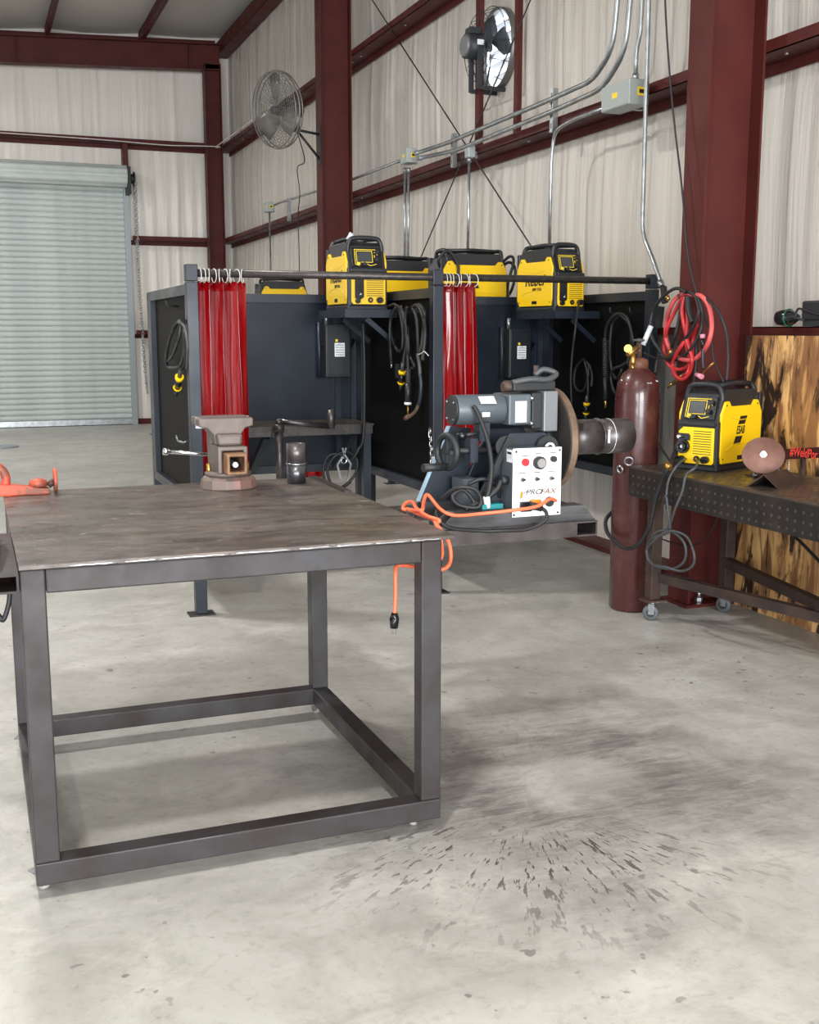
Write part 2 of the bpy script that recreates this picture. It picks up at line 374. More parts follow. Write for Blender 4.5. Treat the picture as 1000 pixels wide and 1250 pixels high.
def MX(loc, rx=0, ry=0, rz=0): return Matrix.Translation(V(loc)) @ Matrix.Rotation(rz, 4, 'Z') @ Matrix.Rotation(ry, 4, 'Y') @ Matrix.Rotation(rx, 4, 'X')
# ================================================================== STRUCTURE
WX, WY = 4.25, 18.96          # liner planes of the right and the back wall
LX, FY = -14.0, -7.0          # left and front wall
def roof_z(x): return 6.26 + .042 * (x - 4.06)
struct(MB().box(LX, WX + .1, FY, WY + .1, -.2, 0).build('floor', 'concrete'))
GZ = [1.53, 2.967, 4.44]
def fold(a, z, seed):
    """inward offset of the hanging insulation liner"""
    k = 0
    edges = [0] + GZ + [6.1]
    for i in range(4):
        if edges[i] <= z <= edges[i + 1]:
            t = (z - edges[i]) / (edges[i + 1] - edges[i]); k = math.sin(math.pi * t)
    n1 = noise.noise(V((a * 3.2, z * .35, seed))); n2 = noise.noise(V((a * 11, z * .45, seed + 5))); n3 = noise.noise(V((a * 26, z * .6, seed + 9)))
    seam = 0
    for c in (.0, .62): seam += math.exp(-(((a - c + 40) % 1.22 - .61) / .022) ** 2) * .018
    return .022 + k * .016 + (n1 * .014 + n2 * .013 + n3 * .007) * (.5 + .5 * k) + seam * (.3 + .7 * k)
def liner_wall(name, axis, a0, a1, step, zmax, hole, seed, matname):
    na = int((a1 - a0) / step); nz_ = 44; mb = MB(); P = []
    for i in range(na + 1):
        a = a0 + (a1 - a0) * i / na
        for j in range(nz_ + 1):
            z = zmax * j / nz_; f = fold(a, z, seed)
            P.append((WX - f, a, z) if axis == 'y' else (a, WY - f, z))
    F = []
    for i in range(na):
        a = a0 + (a1 - a0) * (i + .5) / na
        for j in range(nz_):
            z = zmax * (j + .5) / nz_
            if hole and hole[0] < a < hole[1] and hole[2] < z < hole[3]: continue
            k = i * (nz_ + 1) + j; F.append((k, k + 1, k + nz_ + 2, k + nz_ + 1))
    mb.add(P, F, True)
    return struct(mb.build(name, matname))
FAN_Y0, FAN_Y1, FAN_Z0, FAN_Z1 = 8.31, 8.95, 3.48, 4.12
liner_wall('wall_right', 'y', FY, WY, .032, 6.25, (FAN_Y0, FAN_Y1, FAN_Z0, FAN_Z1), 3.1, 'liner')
liner_wall('wall_back', 'x', LX, WX, .03, 6.25, (-1.25, 2.44, 0, 3.72), 8.4, 'liner_back_lit')
struct(MB().box(LX - .1, LX, FY, 5, 0, 6.3).box(LX - .1, LX, 11, WY, 0, 6.3).box(LX - .1, LX, 5, 11, 4.1, 6.3).build('wall_left', 'liner'))
mb = MB()
for x0, x1 in ((LX, -7.3), (-3.1, -1.2), (3.0, WX)): mb.box(x0, x1, FY - .1, FY, 0, 6.3)
for x0, x1 in ((-7.3, -3.1), (-1.2, 3.0)): mb.box(x0, x1, FY - .1, FY, 4.1, 6.3)
struct(mb.build('wall_front', 'liner'))
mb = MB(); n = 60; P = []; F = []
for i in range(n + 1):
    x = LX + (WX + .1 - LX) * i / n
    for j in range(61):
        y = FY + (WY + .1 - FY) * j / 60
        P.append((x, y, roof_z(x) - .03 * abs(math.sin(x * 2.2)) + .02 * noise.noise(V((x * 3, y * 1.2, 0)))))
for i in range(n):
    for j in range(60): k = i * 61 + j; F.append((k, k + 61, k + 62, k + 1))
struct(mb.add(P, F, True).build('ceiling', 'liner_roof'))
# ---- steel frames: column + rafter
def i_column(y, x0, x1, top):
    mb = MB(); h = .096
    mb.box(x0, x0 + .014, y - h, y + h, 0, top).box(x1 - .014, x1, y - h, y + h, 0, top).box(x0 + .014, x1 - .014, y - .005, y + .005, 0, top)
    return mb
def base_plate(col, y, x0, x1):
    MB().box(x0 - .03, x1, y - .125, y + .125, 0, .018).build('base_plate', 'red_iron', col)
    for dx in (.1, .25):
        for s in (-1, 1):
            MB().cyl((x0 + dx, y + s * .06, .018), (x0 + dx, y + s * .06, .1), .012, n=8).cyl((x0 + dx, y + s * .06, .02), (x0 + dx, y + s * .06, .04), .022, n=6, smooth=False).build('anchor_bolt', 'galvanized', col)
COLS = [(-1.8, 3.65, 4.0), (5.146, 3.65, 4.0), (12.0, 3.65, 4.0), (18.56, 3.735, 4.0)]
for i, (y, x0, x1) in enumerate(COLS):
    c = i_column(y, x0, x1, 5.75).build('trim_%d' % (i + 1), 'red_iron'); struct(c); base_plate(c, y, x0, x1)
    r = MB(); zb = lambda x: 5.50 + .0457 * (x - .673)
    for x0_, x1_ in ((LX, 4.0),):
        for (za, zc, hw) in ((0, .014, .096), (.014, .39, .005), (.39, .404, .096)):
            P = [(x, y + s * hw, zb(x) + z) for x in (x0_, x1_) for z in (za, zc) for s in (-1, 1)]
            r.add(P, [(0, 2, 3, 1), (4, 5, 7, 6), (0, 1, 5, 4), (2, 6, 7, 3), (0, 4, 6, 2), (1, 3, 7, 5)])
    r.build('rafter', 'red_iron', c)
    for x in (.9, 3.5):
        MB().box(x - .005, x + .005, y - .09, y + .09, zb(x) + .014, zb(x) + .39).build('stiffener', 'red_iron', c)
# ---- girts: Z sections, flat web on top of the view from below
def girt_y(name, z, y0, y1, up=True):
    mb = MB()
    if up: mb.box(4.002, 4.008, y0, y1, z, z + .066).box(4.002, 4.20, y0, y1, z, z + .006).box(4.194, 4.20, y0, y1, z - .06, z)
    else: mb.box(4.002, 4.008, y0, y1, z - .045, z).box(4.002, 4.20, y0, y1, z - .006, z)
    return struct(mb.build(name, 'red_iron'))
k = 5
BAYS = [(FY, 5.145), (5.147, 11.999), (12.001, 18.9)]
for z, up in ((1.547, False), (2.967, True), (4.44, True)):
    for y0, y1 in BAYS:
        g = girt_y('trim_%d' % k, z, y0, y1, up); k += 1
        if up:
            for q in range(6):
                yy = y0 + .15 + (y1 - y0 - .3) * q / 5
                MB().cyl((4.09, yy, z - .008), (4.09, yy, z), .012, n=6).build('bolt', 'galvanized', g)
for z, x0, x1 in ((4.475, LX, 4.0), (2.975, 2.54, 4.0), (1.475, 2.54, 4.0)):
    mb = MB().box(x0, x1, 18.665, 18.671, z, z + .07).box(x0, x1, 18.665, 18.92, z, z + .006).box(x0, x1, 18.914, 18.92, z - .06, z)
    struct(mb.build('trim_%d' % k, 'red_iron')); k += 1
struct(MB().box(2.44, 2.52, 18.68, 18.9, 4.1, 4.475).build('trim_%d' % k, 'red_iron')); k += 1      # stub over the door
for (y0, y1) in BAYS:
    struct(MB().box(4.035, 4.24, y0, y1, 0, .035).build('baseboard_right' if k < 0 else 'trim_%d' % k, 'red_iron')); k += 1
struct(MB().box(2.5, 3.74, 18.88, 18.94, 0, .09).build('baseboard_back', 'red_iron'))
# eave strut, rake angle, purlins
struct(MB().box(4.002, 4.008, FY, 18.9, 5.93, 6.13).box(4.002, 4.20, FY, 18.9, 5.93, 5.936).box(4.002, 4.20, FY, 18.9, 6.124, 6.13).build('trim_%d' % k, 'red_iron')); k += 1
P = [(x, y, roof_z(x) + z) for x in (LX, 4.0) for z in (-.16, -.07) for y in (18.86, 18.93)]
struct(MB().add(P, [(0, 2, 3, 1), (4, 5, 7, 6), (0, 1, 5, 4), (2, 6, 7, 3), (0, 4, 6, 2), (1, 3, 7, 5)]).build('trim_%d' % k, 'red_iron')); k += 1
for i in range(11):
    x = 2.78 - 1.42 * i; zb_ = 5.50 + .0457 * (x - .673) + .404
    struct(MB().box(x - .035, x + .035, FY, 18.88, zb_, zb_ + .012).box(x - .003, x + .003, FY, 18.88, zb_, zb_ + .22).build('trim_%d' % k, 'red_iron')); k += 1
# framing studs of the exhaust fan
for y, hw_ in ((8.70, .04), (8.0, .03)):
    struct(MB().box(4.01, 4.05, y - hw_, y + hw_, 2.975, 4.44).build('trim_%d' % k, 'red_iron')); k += 1
# ---- plywood wainscot
pw = MB().box(3.945, 3.965, 1.0, 5.03, 0, 1.50).build('burnt_plywood_sheet', 'burnt_plywood'); tag(pw, 'torch-burnt plywood sheet lining the wall behind the perforated bench', 'plywood')
MB().box(3.943, 3.9445, 3.785, 3.79, 0, 1.5).build('joint', 'hole_dark', pw)
# ---- roll-up door
dr = struct(MB().box(2.44, 2.53, 18.80, 18.92, 0, 3.80).box(-1.34, -1.25, 18.80, 18.92, 0, 3.80).build('door_1', 'door_guide_steel'))
prof = [(.012, .0), (-.006, .004), (-.014, .016), (-.020, .034), (-.021, .05), (-.016, .066), (-.006, .078), (.012, .083), (.012, .089)]
mb = MB(); P = [(x, y, z) for x in (-1.26, 2.45) for y, z in prof]; n = len(prof)
mb.add(P, [(i, i + 1, n + i + 1, n + i) for i in range(n - 1)], True)
slat = mb.build('slat', 'door_steel', dr); slat.location = (0, 18.87, .1)
for i in range(1, 42): inst(slat, dr, (0, 18.87, .1 + .089 * i))
MB().box(-1.26, 2.45, 18.83, 18.89, .012, .10).build('bottom_bar', 'galvanized', dr)
MB().box(-1.26, 2.45, 18.85, 18.87, 0, .014).build('bottom_seal', 'rubber_black', dr)
mb = MB(); n = 40; P = []
for i in range(n):
    a = 2 * math.pi * i / n; r = .185 + (.006 if i % 4 < 2 else -.004)
    P.append((18.64 + r * math.cos(a), 3.955 + .9 * r * math.sin(a)))
MB().prism(P, 'yz', -1.32, 2.47).build('coil', 'door_steel', dr)
MB().box(2.47, 2.53, 18.52, 18.90, 3.68, 4.10).build('bracket', 'machine_black', dr)
MB().cyl((2.53, 18.62, 3.92), (2.60, 18.62, 3.92), .075, n=16).torus((2.59, 18.62, 3.92), (1, 0, 0), .1, .012).build('chain_wheel', 'machine_black', dr)
def chain(mb, pts, link=.04, r=.0035):
    P = curve(pts, 12); acc = 0; last = P[0]; kk = 0
    dist = [0]
    for a, b in zip(P, P[1:]): dist.append(dist[-1] + (b - a).length)
    tot = dist[-1]; m = int(tot / (link * .72))
    for i in range(m):
        s_ = (i + .5) * tot / m
        j = max(q for q in range(len(dist)) if dist[q] <= s_); j = min(j, len(P) - 2)
        t = (s_ - dist[j]) / max(dist[j + 1] - dist[j], 1e-9); c = P[j].lerp(P[j + 1], t); d = (P[j + 1] - P[j]).normalized(); u, w, _ = frame_of(d)
        if i % 2: u = w
        ring = []
        for q in range(8):
            a = 2 * math.pi * q / 8; ring.append(c + d * (link / 2 * math.cos(a)) + u * (link * .3 * math.sin(a)))
        mb.tube(ring, r, 4, True)
    return mb
chain(MB(), [(2.60, 18.52, 3.9), (2.605, 18.52, 2.4), (2.64, 18.5, .9), (2.66, 18.52, .55), (2.67, 18.6, .6), (2.66, 18.72, .9), (2.61, 18.72, 2.4), (2.60, 18.72, 3.9)], .06, .0048).build('hand_chain', 'galvanized', dr, kind='stuff')
# concrete threshold and outside shade behind the door (kept closed)
# floor drain cover
tag(MB().cyl((.28, 15.72, 0), (.28, 15.72, .012), .26, n=28).torus((.28, 15.72, .012), (0, 0, 1), .24, .008).build('drain_cover', 'drain_grey'), 'round grey metal drain cover set in the floor before the roll-up door', 'drain cover')
# ---- high-bay lamps
for i, (x, y, pw_) in enumerate(HIGH_BAYS):
    t = thing('high_bay_lamp', 'round high-bay lamp hanging from the roof', 'lamp', (x, y, 5.15), 0, 'high-bay lamps')
    MB().lathe([(.03, .26), (.09, .22), (.10, .12), (.22, .02), (.23, 0), (.20, 0), (.2, .02)], n=20).build('housing', 'machine_grey', t)
    MB().cyl((0, 0, .012), (0, 0, .016), .195, n=20).build('lens', 'lamp_glow', t)
    MB().cyl((0, 0, .25), (0, 0, roof_z(x) - 5.15 - .02), .006, n=6).build('hanger', 'galvanized', t)
    l = bpy.data.lights.new('high_bay_light', 'AREA'); l.shape = 'DISK'; l.size = .38; l.energy = pw_; l.color = (1, .985, .96)
    o = bpy.data.objects.new('high_bay_light', l); scene.collection.objects.link(o); o.location = (0, 0, -.01); o.parent = t
# ================================================================== WALL SERVICES
def W(pts, X=3.93): return [onx(x, y, X) for x, y in pts]
def conduit(label, pts, r=.0135, X=3.93, bends=True, m='galvanized', name='conduit', fit=True, top=None):
    P = W(pts, X) if len(pts[0]) == 2 else [V(p) for p in pts]
    if top == 'end': P.append(V((X, P[-1].y, 5.95)))
    if top == 'start': P.insert(0, V((X, P[0].y, 5.95)))
    # round the corners
    Q = [P[0]]
    for i in range(1, len(P) - 1):
        a, b, c = P[i - 1], P[i], P[i + 1]; d = min((a - b).length, (c - b).length) * .4; d = min(d, .18)
        s0 = b + (a - b).normalized() * d; s1 = b + (c - b).normalized() * d
        for t in (0, .25, .5, .75, 1): Q.append(s0 * (1 - t) ** 2 + b * 2 * t * (1 - t) + s1 * t * t)
    Q.append(P[-1])
    t = thing(name, label, 'conduit' if name == 'conduit' else 'cable', P[0])
    MB().tube(Q, r, 10).build('pipe' if name == 'conduit' else 'cord', m, t, True)
    if fit:
        for e, f in ((Q[0], Q[1]), (Q[-1], Q[-2])):
            d = (f - e).normalized(); MB().cyl(e, e + d * .04, r * 1.45, n=10).build('coupling', m, t, True)
    return t
def zline(y, px): return None
conduit('upper galvanized conduit curving up the wall from the central junction box', [(508, 187), (545, 175), (673, 121), (724, 98), (748, 60), (757, -30)], .017, top='end')
conduit('lower galvanized conduit curving up the wall from the central junction box', [(512, 193), (556, 184), (674, 136), (736, 108), (764, 62), (772, -30)], .017, 3.92, top='end')
conduit('wavy conduit rising from the top of the long junction box', [(776, 98), (777, 62), (782, 40), (786, -30)], .014, 3.92, top='end')
conduit('thin conduit looping from the long junction box down to the booths', [(752, 127), (697, 147), (677, 160), (673, 195), (670, 350)], .0125, 3.90)
conduit('straight conduit dropping beside the steel column to the hose hook', [(793, -20), (784, 285), (798, 318), (808, 350)], .0135, 3.84, top='start')
conduit('galvanized conduit running behind the fan column between two junction boxes', [(489, 196), (425, 221), (340, 248), (334, 251)], .0135, 4.02)
conduit('one of two conduits dropping from the central junction box into the booths', [(494.5, 205), (494, 330)], .0125).__setitem__('group', 'twin conduits')
conduit('one of two conduits dropping from the central junction box into the booths', [(499, 205), (498, 330)], .0125, 3.93).__setitem__('group', 'twin conduits')
conduit('lone conduit dropping from the square junction box at the brace crossing', [(573, 192), (571, 318)], .0125)
conduit('conduit dropping from the far junction box beyond the fan column', [tuple(onx(329, 255, 3.93)), (3.93, onx(329, 255, 3.93).y, 0)], .0125)
def jbox(label, cx, cy, wy, hz, dx=.1, X=3.93, sticker=True):
    c = onx(cx, cy, X); t = thing('junction_box', label, 'junction box', (X, c.y, c.z - hz / 2))
    MB().box(-dx / 2, dx / 2, -wy / 2, wy / 2, 0, hz).build('body', 'box_grey', t, bevel=.004)
    MB().box(-dx / 2 - .004, -dx / 2, -wy / 2 + .006, wy / 2 - .006, .006, hz - .006).build('cover', 'box_grey', t)
    if sticker:
        MB().box(-dx / 2 - .005, -dx / 2 - .0041, -.03, .03, hz * .4, hz * .62).build('warning_sticker', 'print_yellow', t)
        MB().box(-dx * .1, dx * .4, -wy / 2 - .001, -wy / 2, hz * .35, hz * .7).build('warning_sticker', 'print_yellow', t)
        MB().box(0, dx * .3, -wy / 2 - .0015, -wy / 2 - .001, hz * .45, hz * .6).build('print', 'print_black', t)
    MB().box(dx / 2, 4.01 - X, -.02, .02, 0, hz * .6).build('mounting_bracket', 'galvanized', t)
    return t
jbox('small grey junction box with yellow stickers over the twin conduits', 499, 191, .17, .13)
jbox('long grey junction box with yellow sticker near the steel column', 763, 118, .32, .15, .14, 3.88)
jbox('far grey junction box beyond the fan column', 328, 253, .17, .13)
jbox('small square junction box without sticker at the brace crossing', 574, 186, .08, .09, .06, 3.95, False)
def strut(label, cx, y0, y1):
    a = onx(cx, y0, 3.95); b = onx(cx, y1, 3.95)
    t = thing('strut_channel', label, 'strut', (3.96, a.y, b.z))
    h = a.z - b.z
    MB().box(-.012, .0, -.021, .021, 0, h).box(0, .03, -.021, -.018, 0, h).box(0, .03, .018, .021, 0, h).build('channel', 'galvanized', t)
    for i in range(int(h / .07)):
        MB().box(-.0125, -.012, -.006, .006, .025 + i * .07, .06 + i * .07).build('slot', 'fan_dark', t)
strut('slotted strut channel holding two conduits below the bright wall fan', 674, 108, 161)
strut('slotted strut channel beside the square junction box', 552, 163, 204)
strut('slotted strut channel next to the far junction box', 351, 242, 270)
for lab, a, b in (('steel brace cable falling toward the long junction box side', (448, -10), (652, 306)), ('steel brace cable rising past the bright wall fan', (652, -10), (513, 316))):
    p, q = onx(*a, 3.97), onx(*b, 3.97); d_ = (q - p) / (q.y - p.y)
    ya, yb = (11.99, 5.16) if p.y > q.y else (5.16, 11.99)
    p, q = p + d_ * (ya - p.y), q + d_ * (yb - q.y)
    t = thing('brace_cable', lab, 'cable', q); MB().cyl(p, q, .0065, n=6).build('rod', 'rod_steel', t, True)
    MB().cyl(q, q + (p - q).normalized() * .12, .014, n=8).build('turnbuckle', 'rod_steel', t, True)
conduit('thin black cord dropping from the roof past the steel column', [(811, -20), (815, 60), (823, 150), (833, 230), (838, 300), (845, 340), (856, 372), (868, 410), (871, 440), (886, 472)], .0055, 3.6, m='rubber_black', name='drop_cable', fit=False, top='start')
# white cable along the back wall girt
P = [ony(0, 162, 18.59), ony(60, 166, 18.59), ony(130, 171, 18.59), ony(200, 177, 18.59), ony(236, 178, 18.45), ony(268, 179, 18.4), V((3.83, 18.2, 4.42)), V((3.83, 17, 4.42)), V((3.83, 14, 4.42))]
t = thing('wall_cable', 'thin white cable lying along the upper girt round the corner', 'cable', P[0]); MB().tube(curve(P, 4), .008, 6).build('cord', 'cable_white', t, True)
# ---- wall circulator fan on the far column
FC = V((3.14, 11.80, 3.81))
t = thing('circulator_fan', 'round caged fan with grey blades bracketed to the middle column', 'fan', (3.64, 11.95, 3.5))
ax = V((-.925, -.36, -.12)).normalized(); u, w, d = frame_of(ax); R = .385
def fp(r, a, z): return FC + (u * math.cos(a) + w * math.sin(a)) * r + ax * z
mb = MB()
for zz in (.045, -.045): mb.tube([fp(R * .98, 2 * math.pi * i / 48, zz) for i in range(48)], .007, 6, True)
mb.tube([fp(R, 2 * math.pi * i / 48, 0) for i in range(48)], .009, 6, True)
mb.build('cage_rim', 'fan_grey', t, True)
for sgn in (1, -1):
    mb = MB()
    for i in range(40):
        a = 2 * math.pi * i / 40; mb.tube([fp(.06, a, sgn * .075), fp(.22, a + .15 * sgn, sgn * .072), fp(R * .98, a + .3 * sgn, sgn * .045)], .0022, 4)
    for rr in (.06, .09, .12, .15, .18, .21, .24, .27, .30, .33, .36): mb.tube([fp(rr, 2 * math.pi * i / 36, sgn * (.075 if rr < .25 else .062)) for i in range(36)], .0022, 4, True)
    mb.build('cage_guard', 'fan_grey', t, True)
for k_ in range(3):
    a0 = .5 + k_ * 2 * math.pi / 3; mb = MB(); P = []
    for i, r in enumerate((.06, .15, .25, .36)):
        for j in range(4):
            s_ = (j / 3 - .5); a = a0 + s_ * (.9 if r > .1 else 1.1) * (.30 / max(r, .22)) ; P.append(fp(r, a, s_ * -.07))
    mb.add(P, [(i * 4 + j, i * 4 + j + 1, i * 4 + j + 5, i * 4 + j + 4) for i in range(3) for j in range(3)], True)
    b = mb.build('blade', 'fan_blade', t, True); sd = b.modifiers.new('thick', 'SOLIDIFY'); sd.thickness = .004
MB().cyl(fp(0, 0, -.3), fp(0, 0, -.1), .075, n=16).cyl(fp(0, 0, -.1), fp(0, 0, .06), .04, n=12).build('motor', 'fan_dark', t, True)
MB().bar(fp(0, 0, -.25) + V((0, 0, -.06)), fp(0, 0, -.25) + V((0, 0, -.22)), .06).build('yoke', 'fan_dark', t, True)
pv = fp(0, 0, -.25) + V((0, 0, -.2))
for e in (V((3.645, 11.95, 3.62)), V((3.645, 11.95, 3.36))): MB().cyl(pv, e, .014, n=8).build('bracket_arm', 'machine_black', t, True)
MB().box(3.635, 3.648, 11.91, 11.99, 3.30, 3.70).build('mount_plate', 'machine_black', t, True)
MB().tube(curve([pv, pv + V((.1, .05, -.3)), onx(363, 205, 3.6), onx(366, 235, 3.6), onx(364, 262, 3.62), onx(365, 300, 3.62), onx(366, 350, 3.62)], 6), .006, 6).build('cord', 'rubber_black', t, True)
# ---- exhaust fan in the wall opening
FY_, FZ_ = (FAN_Y0 + FAN_Y1) / 2, (FAN_Z0 + FAN_Z1) / 2
t = thing('exhaust_fan', 'exhaust fan with dark motor in front of bright open louvers', 'fan', (4.0, FY_, FAN_Z0))
mb = MB(); n = 40
for (xa, xb, r) in ((4.13, 4.19, .305),): mb.ring((xa, FY_, FZ_), (xb, FY_, FZ_), r + .012, r, 40)
mb.build('shroud', 'fan_grey', t, True)
# square wall plate with a round hole
P = []; F = []
sq = lambda a: min(.41 / max(abs(math.cos(a)), 1e-6), .42 / max(abs(math.sin(a)), 1e-6))
for i in range(n):
    a = 2 * math.pi * i / n; P += [(4.19, FY_ + .31 * math.cos(a), FZ_ + .31 * math.sin(a)), (4.19, FY_ + sq(a) * math.cos(a), FZ_ + sq(a) * math.sin(a))]
for i in range(n): j = (i + 1) % n; F.append((2 * i, 2 * i + 1, 2 * j + 1, 2 * j))
MB().add(P, F).build('wall_plate', 'liner', t, True)
for i in range(7):
    z = FAN_Z0 + .03 + i * .1
    MB().bar((4.25, FY_ - .31, z), (4.25, FY_ + .31, z), .07, .004, up=(.45, 0, .9)).build('louver', 'louver_white', t, True)
mb = MB()
for rr in (.315, .26, .2, .13): mb.torus((3.98 if rr < .3 else 4.08, FY_, FZ_), (1, 0, 0), rr, .0035, 40, 4)
for i in range(12):
    a = 2 * math.pi * i / 12; c, s_ = math.cos(a), math.sin(a); mb.tube([(3.98, FY_ + .1 * c, FZ_ + .1 * s_), (3.98, FY_ + .26 * c, FZ_ + .26 * s_), (4.13, FY_ + .312 * c, FZ_ + .315 * s_)], .003, 4)
mb.build('guard', 'fan_dark', t, True)
for i in range(3):
    a0 = 1.0 + i * 2 * math.pi / 3; P = []
    for r in (.05, .15, .23, .29):
        for j in range(4):
            q = j / 3 - .5; a = a0 + q * .95 * (.2 / max(r, .17)); P.append((4.12 + q * .07, FY_ + r * math.cos(a), FZ_ + r * math.sin(a)))
    b = MB().add(P, [(i_ * 4 + j, i_ * 4 + j + 1, i_ * 4 + j + 5, i_ * 4 + j + 4) for i_ in range(3) for j in range(3)], True).build('blade', 'machine_grey', t, True)
    sd = b.modifiers.new('thick', 'SOLIDIFY'); sd.thickness = .004
MB().cyl((3.87, FY_, FZ_), (4.02, FY_, FZ_), .098, n=20).cyl((4.02, FY_, FZ_), (4.10, FY_, FZ_), .03, n=10).build('motor', 'fan_dark', t, True)
MB().cyl((3.87, FY_, FZ_), (3.85, FY_, FZ_), .096, .075, n=20).build('end_bell', 'cast_grey', t, True)
MB().box(3.89, 4.0, FY_ - .05, FY_ + .05, FZ_ + .09, FZ_ + .14).build('terminal_box', 'fan_dark', t, True)
MB().box(3.93, 3.99, FY_ - .1, FY_ - .0985, FZ_ - .005, FZ_ + .035).build('rating_plate', 'label_white', t, True)
for s_ in (-1, 1): MB().bar((3.96, FY_ + s_ * .08, FZ_ - .34), (3.96, FY_ + s_ * .08, FZ_), .02, .04).bar((3.96, FY_ + s_ * .08, FZ_ - .33), (4.2, FY_ + s_ * .08, FZ_ - .33), .03).build('motor_mount', 'fan_dark', t, True)
# ================================================================== WELDING BOOTHS
BX = (1.09, 2.474, 3.904); BY0, BY1 = 5.89, 7.25
t = booth = thing('welding_booth', 'double welding booth of black steel panels with a shared curtain rod', 'welding booth', (2.5, 6.5, 0))
def B(mb, name, m, **k): return mb.build(name, m, booth, True, **k)
for x in BX:
    B(MB().box(x - .031, x + .031, BY0 - .031, BY0 + .031, .008, 1.775), 'post', 'booth_black', bevel=.004)
    B(MB().box(x - .031, x + .031, BY0 - .031, BY0 + .031, 1.779, 1.865), 'post_extension', 'booth_black', bevel=.004)
    B(MB().box(x - .07, x + .07, BY0 - .05, BY0 + .05, 0, .008), 'foot_plate', 'rod_steel')
    B(MB().box(x - .028, x + .028, BY1 - .028, BY1 + .028, .008, 1.765), 'post', 'booth_black', bevel=.004)
    B(MB().box(x - .07, x + .07, BY1 - .05, BY1 + .05, 0, .008), 'foot_plate', 'rod_steel')
    s = B(MB().box(x + .004, x + .010, BY0 + .03, BY1 - .028, .60, 1.755), 'side_panel', 'side_sheet')
    for za, zb in ((1.71, 1.765), (.585, .64)):
        MB().box(x - .026, x + .026, BY0 + .031, BY1 - .028, za, zb).build('rail', 'booth_black', s, True)
    MB().box(x - .028, x + .012, BY1 - .115, BY1 - .03, .64, 1.71).build('edge_angle', 'booth_black', s, True)
for x0, x1 in ((BX[0], BX[1]), (BX[1], BX[2])):
    s = B(MB().box(x0 + .028, x1 - .028, BY1 - .004, BY1 + .004, .60, 1.75), 'back_panel', 'booth_sheet')
    for za, zb in ((1.71, 1.765), (.578, .63)): MB().box(x0 + .028, x1 - .028, BY1 - .02, BY1 + .02, za, zb).build('rail', 'booth_black', s, True)
    for xx in (x1 - .16, x1 - .05): MB().box(xx - .02, xx + .02, BY1 - .024, BY1 - .004, .63, 1.71).build('stile', 'booth_black', s, True)
B(MB().cyl((BX[0], BY0, 1.822), (BX[2], BY0, 1.826), .0205, n=16), 'curtain_rod', 'rod_steel')
for x in BX[1:]:
    sx0, sx1 = x - .355, x - .027
    s = B(MB().box(sx0, sx1, 6.46, 7.0, 1.648, 1.654).box(sx0, sx1, 6.45, 6.456, 1.605, 1.654).box(sx0 - .006, sx0, 6.45, 7.0, 1.605, 1.654), 'machine_shelf', 'booth_black')
    for yb in (6.5, 6.95): MB().bar((x - .21, yb, 1.60), (x - .03, yb, 1.455), .03, .012, up=(0, 1, 0)).build('brace', 'booth_black', s, True)
    for y, z in ((6.25, 1.655), (6.02, 1.65)): B(MB().tube([(x - .0, y, z - .02), (x - .05, y, z - .02), (x - .07, y, z - .01), (x - .075, y, z + .02)], .006, 6), 'hook', 'rubber_black')
B(MB().tube([(BX[0] + .004, 6.35, 1.66), (BX[0] - .05, 6.35, 1.66), (BX[0] - .06, 6.35, 1.69)], .006, 6), 'hook', 'rubber_black')
B(MB().tube([(BX[0] + .004, 6.1, .93), (BX[0] - .03, 6.1, .92), (BX[0] - .05, 6.16, .925), (BX[0] - .05, 6.2, .95)], .006, 6), 'hook', 'steel_bright')
# fixed work shelf in the first booth
s = B(MB().box(1.42, 2.40, 6.76, BY1 - .02, .925, .935), 'work_shelf', 'bench_top')
MB().box(1.42, 2.40, 6.75, 6.758, .872, .935).box(2.392, 2.40, 6.75, BY1 - .02, .872, .925).build('edge_angle', 'rod_steel', s, True)
MB().box(2.335, 2.385, 6.765, 6.815, 0, .872).build('leg', 'booth_black', s, True)
MB().box(2.30, 2.42, 6.74, 6.84, 0, .006).build('foot_plate', 'rod_steel', s, True)
for x in (1.70, 2.28): MB().bar((x, 6.80, .87), (x, BY1 - .02, .60), .04, .04).build('strut', 'booth_black', s, True)
# cables clipped to the booth: none; things hang on hooks
# ---- second booth frame behind, and the far partition
t2 = thing('welding_booth', 'rear welding booth half hidden behind the double booth', 'welding booth', (3.2, 8.2, 0))
def B2(mb, name, m): return mb.build(name, m, t2, True)
for (x, y) in ((3.904, 7.45), (3.904, 9.0), (2.40, 9.0), (3.904, 10.45), (2.62, 7.45)):
    B2(MB().box(x - .03, x + .03, y - .03, y + .03, .008, 1.76), 'post', 'booth_black'); B2(MB().box(x - .07, x + .07, y - .05, y + .05, 0, .008), 'foot_plate', 'rod_steel')
B2(MB().box(3.90, 3.908, 7.48, 10.42, .60, 1.755), 'side_panel', 'side_sheet')
B2(MB().cyl((2.40, 9.0, 1.74), (3.904, 9.0, 1.74), .02), 'curtain_rod', 'rod_steel')
B2(MB().box(2.62, 3.904, 7.42, 7.48, 1.62, 1.66), 'cross_rail', 'booth_black')
B2(MB().box(3.0, 3.88, 7.45, 7.85, 1.662, 1.674), 'machine_shelf', 'booth_black')
B2(MB().box(2.7, 3.88, 8.35, 8.80, 1.662, 1.674), 'machine_shelf', 'booth_black')
B2(MB().box(3.10, 3.14, 7.85, 8.98, 1.62, 1.66), 'cross_rail', 'booth_black')
B2(MB().bar((3.12, 8.98, 1.64), (3.12, 9.0, 1.72), .03), 'hanger', 'booth_black')
t3 = thing('booth_partition', 'far black booth partition standing near the roll-up door wall', 'partition', (3.2, 16.9, 0))
